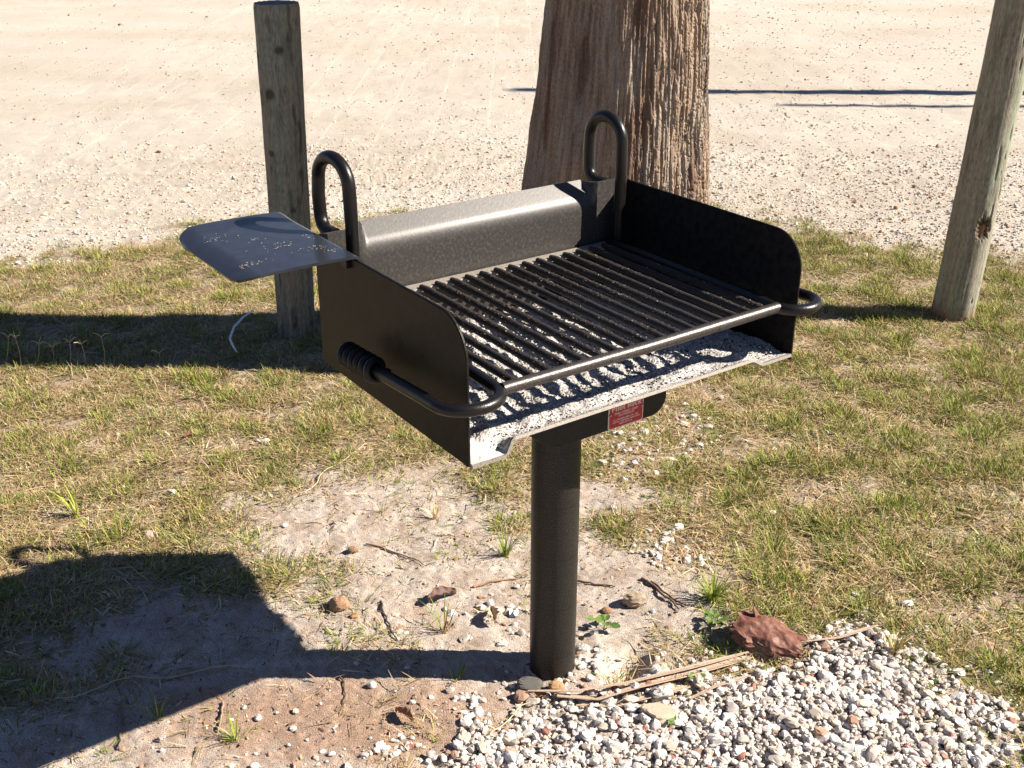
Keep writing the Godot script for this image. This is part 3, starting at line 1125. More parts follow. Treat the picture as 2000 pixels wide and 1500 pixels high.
func build_lawn():
	var gm := vmat(0.65, 0.3)
	gm.cull_mode = BaseMaterial3D.CULL_DISABLED
	gm.backlight_enabled = true
	gm.backlight = Color(0.55, 0.55, 0.45)
	var o = thing("lawn_grass", "short patchy green and straw-coloured grass covering the soil", "grass")
	o.set_meta("kind", "stuff")
	var kinds := []
	for k in 3:
		kinds.append(["green", clump(200 + k, 15, 0.018, 0.050, 0.026, 0.84), [], []])
	for k in 3:
		kinds.append(["mixed", clump(210 + k, 15, 0.014, 0.042, 0.030, 0.50), [], []])
	for k in 3:
		kinds.append(["dry", clump(220 + k, 14, 0.012, 0.038, 0.032, 0.22), [], []])
	for i in 84000:
		var s := random_spot()
		var c := grass_cover(s.x, s.y)
		if rng.randf() > c * 1.05:
			continue
		var g := greenness(s.x, s.y)
		var pick := g + rng.randfn() * 0.17
		var kind := 0 if pick > 0.56 else (1 if pick > 0.34 else 2)
		var q = kinds[kind * 3 + rng.randi() % 3]
		var tall := lerpf(0.5, 0.98, clampf(g * 0.9 + 0.35 * n_patch.get_noise_2d(s.x * 5.0, s.y * 5.0), 0, 1)) * rng.randf_range(0.7, 1.25)
		tall *= lerpf(0.45, 1.0, smoothstep(0.1, 0.6, c))
		q[2].append(Transform3D(Basis(Vector3.UP, rng.randf() * TAU).scaled(Vector3(1.0, tall, 1.0) * rng.randf_range(0.85, 1.2)), spot(s.x, s.y)))
		var t := rng.randf_range(0.75, 1.0)
		q[3].append(Color(t, t * rng.randf_range(0.95, 1.0), t * rng.randf_range(0.85, 1.0)))
	for q in kinds:
		scatter("grass_blades", q[1], gm, q[2], q[3], o)
	# thatch: dead stems lying flat
	var o2 = thing("thatch", "dry straw thatch lying between the grass blades", "straw")
	o2.set_meta("kind", "stuff")
	var thatch := []
	for k in 4:
		thatch.append([clump(240 + k, 9, 0.02, 0.06, 0.04, 0.03, 1.0), [], []])
	for i in 44000:
		var s := random_spot()
		var c := grass_cover(s.x, s.y)
		var b := bare(s.x, s.y)
		if rng.randf() > (0.25 + 0.75 * clampf(c * 1.2, 0, 1)) * (1.0 - 0.45 * greenness(s.x, s.y)) * (1.0 - 0.90 * b) * (1.0 - bed(s.x, s.y)) * (1.0 - lot(s.x, s.y)):
			continue
		var q = thatch[rng.randi() % 4]
		q[1].append(Transform3D(Basis(Vector3.UP, rng.randf() * TAU).scaled(Vector3.ONE * rng.randf_range(0.6, 1.1)), spot(s.x, s.y, 0.001)))
		var t := rng.randf_range(0.6, 1.0)
		q[2].append(Color(t, t * 0.97, t * 0.92))
	for q in thatch:
		scatter("straw", q[0], gm, q[1], q[2], o2)

const STONY := [[0.32, -2.72, 0.24, 0.24, 0.75], [0.37, -2.18, 0.11, 0.11, 1.0], [-0.70, -2.66, 0.06, 0.05, 0.9], [0.125, -1.77, 0.08, 0.07, 1.0], [-0.03, -1.60, 0.26, 0.10, 0.55], [0.85, -2.72, 0.10, 0.05, 0.6], [0.0, -1.92, 0.13, 0.10, 0.5], [0.62, -2.60, 0.5, 0.35, 0.12], [-0.35, -1.53, 0.35, 0.10, 0.35], [0.9, -1.95, 0.25, 0.12, 0.35]]

func stony_at(x: float, z: float) -> float:
	var o := 0.0
	if z < -3.2:
		return o
	var n := n_edge.get_noise_2d(x * 0.8 + 3.0, z * 0.8)
	for e in STONY:
		o = maxf(o, e[4] * smoothstep(1.2, 0.5, Vector2((x - e[0]) / e[2], (z - e[1]) / e[3]).length() + n * 0.8))
	return o

func stone_tint(warm: float) -> Color:
	var t := rng.randf()
	var c := Color(0.70, 0.66, 0.61)
	if t < 0.25:
		c = Color(0.60, 0.52, 0.43)
	elif t < 0.40:
		c = Color(0.50, 0.44, 0.40)
	elif t < 0.40 + warm:
		c = Color(0.42, 0.27, 0.19)
	elif t > 0.985:
		c = Color(0.34, 0.16, 0.12)
	return c * rng.randf_range(0.85, 1.06)

func build_gravel():
	var sm := vmat(0.85, 0.3)
	tri_tex(sm, noise_tex(0.04, 4, 111, [[0.0, grey(0.72)], [0.5, grey(0.94)], [1.0, grey(1.0)]], 256), 0.7)
	var kinds := []
	for k in 6:
		kinds.append([stone_mesh(300 + k, 9 + k % 4, 7, 10, 0.05), [], []])
	# the bed of white stone at the front
	var o = thing("white_gravel", "bed of white and pale grey gravel in front of the grill", "gravel")
	o.set_meta("kind", "stuff")
	for i in 34000:
		var x := rng.randf_range(-0.35, 1.7)
		var z := rng.randf_range(-1.95, -1.15)
		var b := bed(x, z)
		var fade := smoothstep(-0.09, 0.13, z - curve_at(BED_EDGE, x) + n_edge.get_noise_2d(x * 2.0, z * 2.0) * 0.16)
		if rng.randf() > fade * 1.02 + 0.010:
			continue
		if x > 0.80 and rng.randf() < 0.45 + 0.8 * n_edge.get_noise_2d(x * 1.5, z * 1.5):
			continue
		if Vector2((x - 0.232) / 0.055, (z + 1.755) / 0.055).length() < 1.0:
			continue
		if Vector2((x - 0.527) / 0.078, (z + 1.80) / 0.062).length() < 1.0:
			continue
		var r := 0.0057 * exp(rng.randfn() * 0.44)
		r = minf(r, 0.0165)
		var q = kinds[rng.randi() % 6]
		var bs := Basis.from_euler(Vector3(rng.randf() * TAU, rng.randf() * TAU, rng.randf() * TAU)).scaled(Vector3(1.0, 0.72, 1.0) * r)
		q[1].append(Transform3D(bs * Basis.from_scale(Vector3(1.25, 0.9, rng.randf_range(0.7, 1.0))), spot(x, z, rng.randf_range(-0.3, 1.0) * 0.008 * b + r * 0.2)))
		q[2].append(stone_tint(0.02))
	for q in kinds:
		scatter("stones", q[0], sm, q[1], q[2], o)
		q[1] = []
		q[2] = []
	# the pebbly shoulder of the lot, thinning out with distance
	var o2 = thing("lot_gravel", "pale pebbles strewn over the crushed stone lot", "gravel")
	o2.set_meta("kind", "stuff")
	var nd := noise_of(0.8, 3, 112)
	for i in 130000:
		var z := -4.0 - 11.0 * pow(rng.randf(), 1.7)
		var half := 0.6 + 0.56 * -z
		var x := rng.randf_range(-half, half)
		var l := lot(x, z) if z > -5.4 else 1.0
		var away := curve_at(LOT_EDGE, x) - z
		var dens := lerpf(1.0, 0.15, smoothstep(0.5, 2.8, away + nd.get_noise_2d(x * 0.7, z * 1.4) * 1.6))
		dens *= lerpf(0.55, 1.0, smoothstep(-1.5, 1.0, x))
		if rng.randf() > l * dens:
			continue
		var r := 0.0050 * exp(rng.randfn() * 0.34) * (1.0 + 0.04 * away)
		var q = kinds[rng.randi() % 6]
		var bs := Basis.from_euler(Vector3(rng.randf() * TAU, rng.randf() * TAU, rng.randf() * TAU)).scaled(Vector3(1.0, 0.75, 1.0) * r)
		q[1].append(Transform3D(bs, spot(x, z, r * rng.randf_range(-0.2, 0.5))))
		q[2].append(stone_tint(0.10) * Color(0.92, 0.90, 0.85))
	for q in kinds:
		scatter("stones", q[0], sm, q[1], q[2], o2)
		q[1] = []
		q[2] = []
	# small stones and crumbs of earth over the lawn and the bare soil
	var o3 = thing("soil_crumbs", "small stones and earth crumbs scattered over lawn and bare soil", "crumbs")
	o3.set_meta("kind", "stuff")
	for i in 46000:
		var s := random_spot()
		if Vector2(s.x - 0.527, s.y + 1.80).length() < 0.075:
			continue
		var b := bare(s.x, s.y)
		var n := n_edge.get_noise_2d(s.x * 0.8 + 3.0, s.y * 0.8)
		var stony := stony_at(s.x, s.y)
		if rng.randf() > clampf(0.05 + 0.85 * b + 0.55 * stony + n * 0.2, 0.02, 1):
			continue
		var pale := rng.randf() < 0.14 + stony * 0.65
		var r := (0.0058 if pale and rng.randf() < stony * 0.8 + 0.03 else 0.0015) * exp(rng.randfn() * 0.4)
		var q = kinds[rng.randi() % 6]
		if not pale and rng.randf() < 0.16:
			# chips of leaf and bark
			var w := rng.randf_range(0.002, 0.006)
			q[1].append(Transform3D(Basis(Vector3.UP, rng.randf() * TAU) * Basis.from_euler(Vector3(rng.randfn() * 0.3, 0, rng.randfn() * 0.3)) * Basis.from_scale(Vector3(w * rng.randf_range(0.8, 2.2), w * 0.14, w * 0.6)), spot(s.x, s.y, 0.0015)))
			q[2].append([Color(0.42, 0.25, 0.13), Color(0.16, 0.095, 0.06), Color(0.56, 0.43, 0.28), Color(0.30, 0.17, 0.10)][rng.randi() % 4])
			continue
		q[1].append(Transform3D(Basis.from_euler(Vector3(rng.randf() * TAU, rng.randf() * TAU, 0)).scaled(Vector3(1.0, 0.75, 1.0) * r), spot(s.x, s.y, r * 0.35)))
		q[2].append(stone_tint(0.15) if pale else (Color(0.22, 0.155, 0.105) if rng.randf() < 0.5 else Color(0.46, 0.33, 0.23)) * rng.randf_range(0.6, 1.25))
	for e in STONY:
		for i in int(e[2] * e[3] * e[4] * 9000.0):
			var a := rng.randf() * TAU
			var d := sqrt(rng.randf()) * 1.1
			var x: float = e[0] + cos(a) * d * e[2]
			var z: float = e[1] + sin(a) * d * e[3]
			if rng.randf() > stony_at(x, z) + 0.1:
				continue
			var r := 0.0056 * exp(rng.randfn() * 0.35)
			var q = kinds[rng.randi() % 6]
			q[1].append(Transform3D(Basis.from_euler(Vector3(rng.randf() * TAU, rng.randf() * TAU, 0)).scaled(Vector3(1.2, 0.75, 1.0) * r), spot(x, z, r * 0.4)))
			q[2].append(stone_tint(0.06))
	for q in kinds:
		scatter("stones", q[0], sm, q[1], q[2], o3)

# ------------------------------------------------------------------ single things lying about
func wander(a: Vector2, b: Vector2, n: int, sag: float, sd: int, lift: float) -> Array:
	var nz := noise_of(1.0, 2, sd)
	var o := []
	var side := (b - a).orthogonal()
	for i in n + 1:
		var t := float(i) / n
		var p := a.lerp(b, t) + side * (sag * sin(t * PI) + 0.05 * nz.get_noise_1d(t * 3.0))
		o.append(spot(p.x, p.y, lift + 0.004 * absf(nz.get_noise_1d(t * 2.0 + 9.0))))
	return o

func twig(label: String, a: Vector2, b: Vector2, r: float, c: Color, sag := 0.05, sd := 1, fork := false):
	var pts := wander(a, b, 10, sag, sd, r)
	var o := Vector3(pts[0].x, pts[0].y - r, pts[0].z)
	var t = thing("twig", label, "twig", o, 0.0, "fallen twigs")
	var st := begin()
	var loc := []
	var rr := []
	for i in pts.size():
		loc.append(pts[i] - o)
		rr.append(r * lerpf(1.0, 0.45, i / 10.0))
	tube(st, loc, rr, 7)
	var tm = tri_tex(mat(c.linear_to_srgb(), 0.85), M.twig_tex, 30.0)
	obj("stem", st.commit(), tm, t)
	if fork:
		st = begin()
		var d: Vector3 = (loc[10] - loc[5])
		tube(st, [loc[4], loc[5] + d * 0.1 + Vector3(0.0, 0.002, 0.008), loc[6] + d * 0.15 + Vector3(0, 0.003, 0.016)], [r * 0.7, r * 0.5, r * 0.3], 6)
		obj("side_shoot", st.commit(), tm, t)

func ribbon(st: SurfaceTool, pts: Array, w: float, th: float, roll := 0.0, curl := 0.15):
	var n := pts.size() - 1
	var f := func(u: float, v: float) -> Vector3:
		var x := u * n
		var i := mini(int(x), n - 1)
		var p: Vector3 = pts[i].lerp(pts[i + 1], x - i)
		var d: Vector3 = (pts[i + 1] - pts[i]).normalized()
		var s := d.cross(Vector3.UP).normalized()
		var up := s.cross(d)
		var k := v * 2.0 - 1.0
		var ww := w * 0.5 * (1.0 - pow(absf(u * 2.0 - 1.0), 4.0) * 0.7)
		var r := roll + 0.25 * sin(u * 5.0)
		return p + (s * cos(r) + up * sin(r)) * k * ww + up * (curl * ww * k * k)
	sheet(st, f, n * 3, 4, th)

func pebble(label: String, x: float, z: float, s: Vector3, c: Color, turn: float, sd: int, cuts := 2):
	var tex: Texture2D = M.pebble_tex
	var pm = tri_tex(mat(c.linear_to_srgb(), 0.75), tex, 18.0, M.pebble_bump, 0.06)
	var o = obj("pebble", stone_mesh(sd, cuts, 12, 18, 0.10), pm)
	o.position = spot(x, z, s.y * 0.55)
	o.basis = Basis(Vector3.UP, turn).scaled(s)
	tag(o, label, "pebble", "loose pebbles")

func leafy(called: String, label: String, x: float, z: float, n: int, len: float, pal: Array, sd: int, width := 0.0032, category := "grass", group := ""):
	var r := RandomNumberGenerator.new()
	r.seed = sd
	var t = thing(called, label, category, spot(x, z), 0.0, group)
	var gm := vmat(0.6, 0.3)
	gm.cull_mode = BaseMaterial3D.CULL_DISABLED
	gm.backlight_enabled = true
	gm.backlight = Color(0.5, 0.5, 0.4)
	var st := begin()
	for i in n:
		var a := r.randf() * TAU
		var lean := r.randf_range(0.1, 1.1)
		blade(st, Vector3(cos(a), 0, sin(a)) * r.randf() * 0.012, a, len * r.randf_range(0.5, 1.1), lean * 0.6, lean + 0.6, width, pal[r.randi() % pal.size()] * r.randf_range(0.8, 1.15), 5)
	obj("blades", st.commit(), gm, t).set_meta("kind", "stuff")
	return t

func seed_head(x: float, z: float, h: float, sd: int):
	var r := RandomNumberGenerator.new()
	r.seed = sd
	var t = thing("seed_stalk", "pale dry grass stalk with forked seed head at the palm shadow's edge", "grass stalk", spot(x, z), 0.0, "forked seed stalks")
	var st := begin()
	var top := Vector3(r.randfn() * 0.012, h, r.randfn() * 0.010)
	tube(st, [Vector3.ZERO, top * 0.5 + Vector3(0.003, 0, 0), top], [0.0011, 0.0010, 0.0008], 5)
	obj("stalk", st.commit(), M.straw, t)
	for k in r.randi_range(3, 4):
		var a := TAU * k / 4.0 + r.randfn() * 0.4
		st = begin()
		var e := Vector3(cos(a), 0.35 + r.randf() * 0.4, sin(a)).normalized() * r.randf_range(0.022, 0.034)
		tube(st, [top, top + e * 0.5 + Vector3(0, 0.004, 0), top + e], [0.0010, 0.0013, 0.0008], 5)
		obj("spike", st.commit(), M.straw, t)

func build_litter():
	M.twig_tex = noise_tex(0.05, 4, 121, [[0.0, grey(0.5)], [0.5, grey(0.85)], [1.0, grey(1.0)]], 256)
	M.pebble_tex = noise_tex(0.03, 5, 122, [[0.0, grey(0.55)], [0.4, grey(0.85)], [1.0, grey(1.0)]], 256)
	M.pebble_bump = noise_tex(0.06, 4, 123, [[0.0, grey(0)], [1.0, grey(1)]], 256)
	M.straw = mat(lin(0.50, 0.40, 0.24), 0.7)
	M.frond = tri_tex(mat(lin(0.52, 0.39, 0.29), 0.75), noise_tex(0.04, 4, 124, [[0.0, grey(0.55)], [0.5, grey(0.88)], [1.0, grey(1.0)]], 256), 12.0)
	M.frond.uv1_scale = Vector3(14, 60, 60)
	# pebbles
	pebble("large rounded tan pebble with a dark side near the scraped hollow", 0.262, -1.950, Vector3(0.027, 0.016, 0.017), Color(0.44, 0.34, 0.23), 0.2, 401)
	pebble("orange-brown stone at the edge of the grill's shadow", -0.367, -1.934, Vector3(0.023, 0.016, 0.018), Color(0.42, 0.25, 0.14), 0.5, 402)
	pebble("small brown pebble on pale sand beside a forked twig", -0.365, -2.146, Vector3(0.014, 0.008, 0.010), Color(0.34, 0.20, 0.12), 0.3, 403)
	pebble("dark grey oval pebble at the foot of the grill post", 0.034, -1.685, Vector3(0.026, 0.014, 0.016), Color(0.13, 0.12, 0.105), -0.2, 404)
	pebble("orange pebble beside the dark oval pebble", 0.083, -1.676, Vector3(0.019, 0.012, 0.013), Color(0.50, 0.30, 0.14), 0.4, 405)
	pebble("flat cream stone on the near edge of the gravel bed", 0.270, -1.600, Vector3(0.036, 0.018, 0.026), Color(0.66, 0.55, 0.40), -0.35, 406, 4)
	pebble("white lump of rock beside the dry frond strips", 0.283, -1.652, Vector3(0.022, 0.017, 0.017), Color(0.72, 0.68, 0.62), 0.9, 407, 5)
	pebble("pale stone alone in the lawn above the grill's shadow", -0.856, -2.411, Vector3(0.014, 0.012, 0.011), Color(0.66, 0.60, 0.52), 0.1, 408, 4)
	pebble("pinkish white stone at the top edge of the grill's shadow", -0.859, -2.222, Vector3(0.014, 0.013, 0.010), Color(0.58, 0.50, 0.45), 0.7, 409, 4)
	pebble("white pebble close against the right foot of the grill post", 0.142, -1.795, Vector3(0.015, 0.012, 0.012), Color(0.70, 0.66, 0.60), 0.2, 410)
	pebble("small rust-coloured pebble next to the tan pebble", 0.201, -1.930, Vector3(0.012, 0.007, 0.009), Color(0.38, 0.21, 0.12), 0.0, 411)
	pebble("large flat white stone among the gravel", 0.600, -1.500, Vector3(0.031, 0.012, 0.018), Color(0.68, 0.65, 0.61), -0.5, 412, 4)
	pebble("orange fragment beside the orange-brown stone", -0.330, -1.905, Vector3(0.010, 0.007, 0.008), Color(0.46, 0.24, 0.12), 1.0, 413, 5)
	# twigs
	twig("thin forked brown twig lying on the pale sand patch", Vector2(-0.339, -2.174), Vector2(-0.200, -2.088), 0.0021, Color(0.17, 0.10, 0.065), 0.10, 3, true)
	twig("short dark stick pointing into the grill post's shadow", Vector2(-0.281, -1.952), Vector2(-0.232, -1.826), 0.0028, Color(0.10, 0.065, 0.045), -0.05, 4)
	twig("grey-brown stick behind the grill post on bare soil", Vector2(0.120, -2.045), Vector2(0.226, -2.010), 0.0030, Color(0.20, 0.13, 0.09), -0.04, 5)
	twig("thick brown stick beside the grass tuft near the tan pebble", Vector2(0.285, -2.030), Vector2(0.352, -1.915), 0.0040, Color(0.21, 0.135, 0.095), 0.04, 6)
	twig("brown stick lying parallel to the thick brown stick", Vector2(0.305, -2.020), Vector2(0.372, -1.925), 0.0030, Color(0.17, 0.10, 0.07), -0.03, 7)
	twig("pale bent twig leaning among the gravel bed's near stones", Vector2(0.215, -1.560), Vector2(0.330, -1.660), 0.0032, Color(0.34, 0.24, 0.17), 0.06, 8)
	twig("light brown twig beside the post's shadow on sandy ground", Vector2(-0.085, -2.010), Vector2(0.035, -2.055), 0.0030, Color(0.42, 0.24, 0.13), 0.03, 9)
	twig("flat grey stick lying across the front edge of the grill's shadow", Vector2(-0.735, -1.620), Vector2(-0.700, -1.515), 0.0035, Color(0.26, 0.21, 0.17), 0.02, 10)
	twig("pale stick with a white end in front of the grill's shadow", Vector2(-0.545, -1.640), Vector2(-0.535, -1.560), 0.0028, Color(0.40, 0.29, 0.20), 0.03, 11)
	twig("small crooked twig below the post's shadow", Vector2(-0.335, -1.715), Vector2(-0.318, -1.635), 0.0022, Color(0.16, 0.10, 0.07), 0.08, 12)
	# long single straws
	for q in [["long pale grass stem crossing the edge of the sand patch", Vector2(-0.520, -2.400), Vector2(-0.372, -2.670), 0.0013], ["long dry stem in the shade of the grill", Vector2(-0.860, -1.640), Vector2(-0.520, -1.745), 0.0011], ["thin white stem leaning at the foot of the grill post", Vector2(0.030, -1.735), Vector2(0.058, -1.650), 0.0010], ["straw stem on the lawn behind the rusty ground", Vector2(-0.06, -1.50), Vector2(0.03, -1.64), 0.0012]]:
		var pts := wander(q[1], q[2], 10, 0.06, 31, 0.006)
		var o: Vector3 = pts[0]
		var loc := []
		for p in pts:
			loc.append(p - o)
		var st := begin()
		tube(st, loc, q[3], 5)
		var s = obj("dry_stem", st.commit(), M.straw)
		s.position = o
		tag(s, q[0], "stem", "long dry stems")
	# dry frond strips, lying across the edge of the gravel bed
	var strips := [["broad tan palm frond strip along the edge of the gravel bed", [Vector2(0.085, -1.648), Vector2(0.16, -1.640), Vector2(0.24, -1.668), Vector2(0.33, -1.702), Vector2(0.41, -1.738), Vector2(0.475, -1.764)], 0.021, 0.010], ["narrow pale palm frond strip lying against the broad one", [Vector2(0.03, -1.660), Vector2(0.12, -1.655), Vector2(0.22, -1.678), Vector2(0.34, -1.716), Vector2(0.47, -1.772)], 0.010, 0.016], ["short pinkish palm frond strip under the broad one", [Vector2(0.12, -1.628), Vector2(0.19, -1.622), Vector2(0.27, -1.650), Vector2(0.345, -1.680)], 0.012, 0.008], ["thin frond strip lying over the gravel bed towards the husk", [Vector2(0.335, -1.640), Vector2(0.39, -1.672), Vector2(0.46, -1.700)], 0.009, 0.012], ["thin dry frond strip on the gravel beyond the husk", [Vector2(0.58, -1.802), Vector2(0.66, -1.815), Vector2(0.75, -1.850)], 0.008, 0.014]]
	for s in strips:
		var pts := []
		var o := spot(s[1][0].x, s[1][0].y)
		for p in s[1]:
			pts.append(spot(p.x, p.y, s[3]) - o)
		var st := begin()
		ribbon(st, pts, s[2], 0.0016, 0.25, 0.4)
		var r = obj("frond_strip", st.commit(), M.frond)
		r.position = o
		tag(r, s[0], "frond strip", "dry palm frond strips")
	build_husk()
	# fallen leaves
	var lst := begin()
	var lf := func(u: float, v: float) -> Vector3:
		var k := v * 2.0 - 1.0
		var w := 0.012 * sin(PI * clampf(u * 0.96 + 0.02, 0, 1)) * (1.0 + 0.25 * sin(u * 23.0) * absf(k))
		return Vector3(lerpf(-0.03, 0.03, u), 0.008 + 0.012 * absf(k) + 0.006 * sin(u * 4.0), k * w)
	sheet(lst, lf, 26, 10, 0.0008)
	var leaf_mesh := lst.commit()
	for q in [["curled dark brown dead leaf behind the post's shadow", -0.150, -1.968, 0.6, 1.15, Color(0.15, 0.075, 0.055)], ["small dark red leaf lying in the lawn left of the grill", -0.888, -2.700, 0.9, 0.55, Color(0.20, 0.045, 0.04)], ["pale upright dry leaf beside the grill post", -0.040, -1.900, 1.75, 0.95, Color(0.60, 0.45, 0.29)], ["crisp brown leaf on the rusty bare ground", -0.20, -1.60, 2.4, 0.8, Color(0.36, 0.19, 0.10)], ["orange-brown leaf scrap at the foot of the grill post", 0.055, -1.655, 0.3, 0.6, Color(0.45, 0.24, 0.11)]]:
		var o = obj("dead_leaf", leaf_mesh, tri_tex(mat(q[5].linear_to_srgb(), 0.7), M.twig_tex, 30.0))
		o.position = spot(q[1], q[2], 0.001)
		o.basis = Basis(Vector3.UP, q[3]).scaled(Vector3.ONE * q[4])
		tag(o, q[0], "leaf", "fallen leaves")
	# scrap of pale blue paper
	var pst := begin()
	var pf := func(u: float, v: float) -> Vector3: return Vector3((u - 0.5) * 0.018, 0.006 + 0.005 * sin(u * 9.0 + v * 4.0), (v - 0.5) * 0.018)
	sheet(pst, pf, 12, 12, 0.0006)
	var scrap = obj("paper_scrap", pst.commit(), mat(lin(0.55, 0.66, 0.72), 0.6))
	scrap.position = spot(0.004, -1.921, 0.001)
	tag(scrap, "crumpled pale blue scrap of paper by the grill post", "paper")
	# curved plastic strip in the palm's shade
	var st2 := begin()
	var sp := []
	var so := spot(-0.885, -3.56)
	for p in [Vector2(-0.885, -3.56), Vector2(-0.905, -3.48), Vector2(-0.918, -3.40), Vector2(-0.912, -3.31), Vector2(-0.885, -3.24), Vector2(-0.862, -3.19)]:
		sp.append(spot(p.x, p.y, 0.045) - so)
	ribbon(st2, sp, 0.007, 0.001, 0.5, 0.1)
	var strip = obj("plastic_strip", st2.commit(), mat(lin(0.70, 0.72, 0.74), 0.35))
	strip.position = so
	tag(strip, "curved white plastic strip lying in the palm's shadow", "plastic strip")
	# tufts and seedlings
	leafy("grass_tuft", "spiky green grass tuft growing beside the back of the grill post", -0.018, -2.131, 46, 0.075, GREENS, 501, 0.0022, "grass", "grass tufts on bare soil")
	leafy("grass_tuft", "small yellow-green tuft alone on the pale sand", -0.319, -2.320, 16, 0.045, [GREENS[2], STRAWS[0], GREENS[1]], 502, 0.0022, "grass", "grass tufts on bare soil")
	leafy("grass_tuft", "flattened straw-coloured tuft in the middle of the sand", -0.186, -2.297, 22, 0.05, STRAWS, 503, 0.0022, "grass", "grass tufts on bare soil")
	leafy("grass_tuft", "tuft with long green blades at the edge of the post's shadow", -0.140, -1.860, 16, 0.085, [GREENS[0], GREENS[1], STRAWS[2]], 504, 0.0028, "grass", "grass tufts on bare soil")
	leafy("grass_tuft", "thin green sprig in front of the post's shadow", -0.105, -1.712, 14, 0.05, GREENS, 505, 0.0022, "grass", "grass tufts on bare soil")
	leafy("grass_tuft", "thick green tuft overhanging the two brown sticks", 0.430, -1.955, 90, 0.075, GREENS, 506, 0.0024, "grass", "grass tufts on bare soil")
	leafy("grass_tuft", "brown-tipped tuft between gravel bed and lawn", 0.760, -1.770, 60, 0.055, [STRAWS[2], GREENS[1], STRAWS[3]], 507, 0.0022, "grass", "grass tufts on bare soil")
	leafy("grass_tuft", "tall bright blades standing in the lawn by the grill's shadow", -1.055, -2.310, 14, 0.11, [GREENS[1], GREENS[2]], 508, 0.0045, "grass", "grass tufts on bare soil")
	leafy("grass_tuft", "sprig of green blades on the front edge of the grill's shadow", -0.655, -1.600, 16, 0.05, GREENS, 509, 0.0024, "grass", "grass tufts on bare soil")
	leafy("grass_tuft", "sparse green tuft on the rusty bare ground", -0.50, -1.545, 22, 0.05, GREENS, 510, 0.0022, "grass", "grass tufts on bare soil")
	for q in [["leafy green seedling at the right foot of the grill post", 0.190, -1.862, 9, 0.013, 601], ["low green weed under the thick tuft by the husk", 0.418, -1.872, 12, 0.011, 602], ["little green weed among the gravel stones", 0.30, -1.575, 6, 0.008, 603], ["tiny green weed beside the frond strips", 0.355, -1.695, 6, 0.008, 604]]:
		seedling(q[0], q[1], q[2], q[3], q[4], q[5])
	# forked seed stalks along the near edge of the palm's shadow
	var k := 0
	for p in [[-1.600, -3.205, 0.085], [-1.545, -3.190, 0.090], [-1.500, -3.200, 0.060], [-1.455, -3.215, 0.050], [-1.395, -3.200, 0.070], [-1.345, -3.195, 0.080], [-1.285, -3.200, 0.100], [-1.120, -3.215, 0.035], [-1.650, -3.20, 0.07]]:
		seed_head(p[0], p[1], p[2], 700 + k)
		k += 1

func seedling(label: String, x: float, z: float, n: int, s: float, sd: int):
	var r := RandomNumberGenerator.new()
	r.seed = sd
	var t = thing("seedling", label, "weed", spot(x, z), 0.0, "green seedlings")
	var lm := mat(lin(0.11, 0.19, 0.035), 0.5)
	lm.backlight_enabled = true
	lm.backlight = Color(0.5, 0.6, 0.3)
	var stm := begin()
	for i in n:
		var a := r.randf() * TAU
		var e := Vector3(cos(a) * r.randf_range(0.3, 1.6), r.randf_range(0.8, 2.4), sin(a) * r.randf_range(0.3, 1.6)) * s
		tube(stm, [Vector3.ZERO, e * 0.6 + Vector3(0, s * 0.3, 0), e], 0.0007, 5)
		var st := begin()
		var f := func(u: float, v: float) -> Vector3:
			var k := v * 2.0 - 1.0
			var w := s * 0.55 * sqrt(maxf(0.0, 1.0 - pow(u * 2.0 - 1.0, 2.0))) + 0.0001
			var d := Vector3(cos(a), 0.25, sin(a))
			return e + d * u * s * 1.3 + Vector3(-sin(a), 0, cos(a)) * k * w + Vector3(0, absf(k) * w * 0.35, 0)
		sheet(st, f, 8, 4, 0.0004)
		obj("leaf", st.commit(), lm, t)
	obj("stem", stm.commit(), mat(lin(0.16, 0.18, 0.06), 0.6), t)

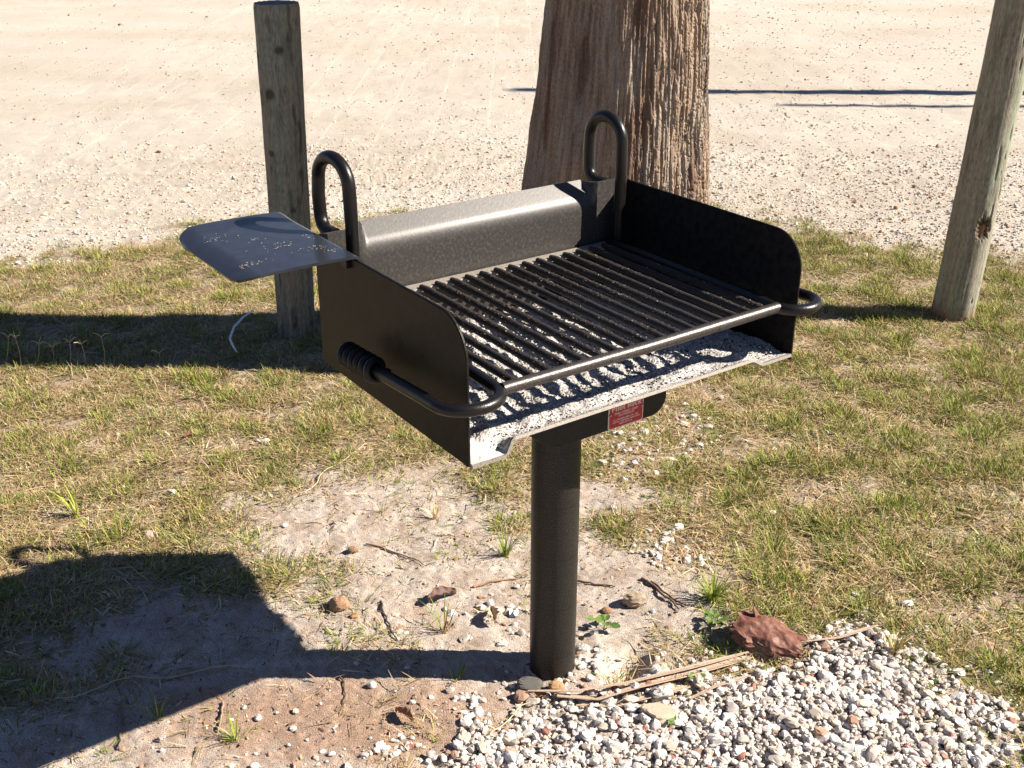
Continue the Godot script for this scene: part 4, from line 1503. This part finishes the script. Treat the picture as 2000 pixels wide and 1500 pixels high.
func build_husk():
	var o := spot(0.527, -1.805)
	var t = thing("palm_husk", "curled reddish-brown palm husk with ragged tan fibres at the gravel's edge", "palm husk", o, -0.5)
	var red = tri_tex(mat(lin(0.190, 0.078, 0.050), 0.6), noise_tex(0.03, 5, 131, [[0.0, Color(0.75, 0.65, 0.6)], [0.5, grey(0.92)], [1.0, grey(1.0)]], 256), 8.0, M.pebble_bump, 0.06)
	var n := noise_of(1.0, 3, 132)
	var st := begin()
	var shell := func(u: float, v: float) -> Vector3:
		# u along the length, v round the arched back
		var a := lerpf(-1.15, 1.45, v)
		var w := lerpf(0.058, 0.040, u)
		var rag := 0.016 * n.get_noise_2d(v * 9.0, 3.0 + u) * absf(u - 0.5) * 2.0
		var x := lerpf(-0.052, 0.056, u) + rag - 0.026 * sin(v * PI * 0.8) * (1.0 - u) + 0.014 * (v - 0.5) * u
		var crown := 0.047 * (1.0 - 0.42 * u * u) * cos(a * 0.92)
		return Vector3(x, 0.009 + maxf(crown, -0.006) + 0.007 * n.get_noise_2d(u * 2.2, v * 3.0), w * sin(a) * (1.0 + 0.25 * n.get_noise_2d(u * 2.0 + 9.0, v)))
	sheet(st, shell, 34, 30, 0.0022)
	obj("shell", st.commit(), red, t)
	st = begin()
	var horn := func(u: float, v: float) -> Vector3:
		var k := v * 2.0 - 1.0
		return Vector3(-0.040 - 0.014 * u, 0.040 + 0.030 * u, -0.020 + k * 0.014 * (1.0 - u * 0.85))
	sheet(st, horn, 8, 6, 0.002)
	obj("torn_point", st.commit(), red, t)
	var fib = tri_tex(mat(lin(0.42, 0.285, 0.165), 0.8), M.twig_tex, 20.0)
	st = begin()
	var flap := func(u: float, v: float) -> Vector3:
		var k := v * 2.0 - 1.0
		return Vector3(lerpf(-0.058, 0.020, u) + 0.004 * n.get_noise_2d(v * 9.0, 1.0), 0.006 + 0.030 * v * (1.0 - 0.5 * u), 0.046 - 0.014 * v + 0.010 * sin(u * PI) + 0.002 * sin(v * 40.0) + 0.0 * k)
	sheet(st, flap, 16, 24, 0.0016)
	obj("fibre_flap", st.commit(), fib, t)
	st = begin()
	var r := RandomNumberGenerator.new()
	r.seed = 9
	for i in 26:
		var y := r.randf_range(0.004, 0.038)
		var p := Vector3(r.randf_range(-0.05, -0.02), y, 0.050 - 0.3 * y + 0.002)
		tube(st, [p, p + Vector3(r.randf_range(0.02, 0.04), -0.006, 0.004), p + Vector3(r.randf_range(0.045, 0.07), r.randf_range(-0.02, -0.008), 0.006)], [0.0010, 0.0009, 0.0004], 4)
	var f = obj("fibres", st.commit(), fib, t)
	f.set_meta("kind", "stuff")

# ------------------------------------------------------------------
func _ready():
	rng.seed = 20240
	set_view()
	build_ground()
	build_palm()
	build_posts()
	build_grill()
	build_ash()
	build_gravel()
	build_lawn()
	build_litter()
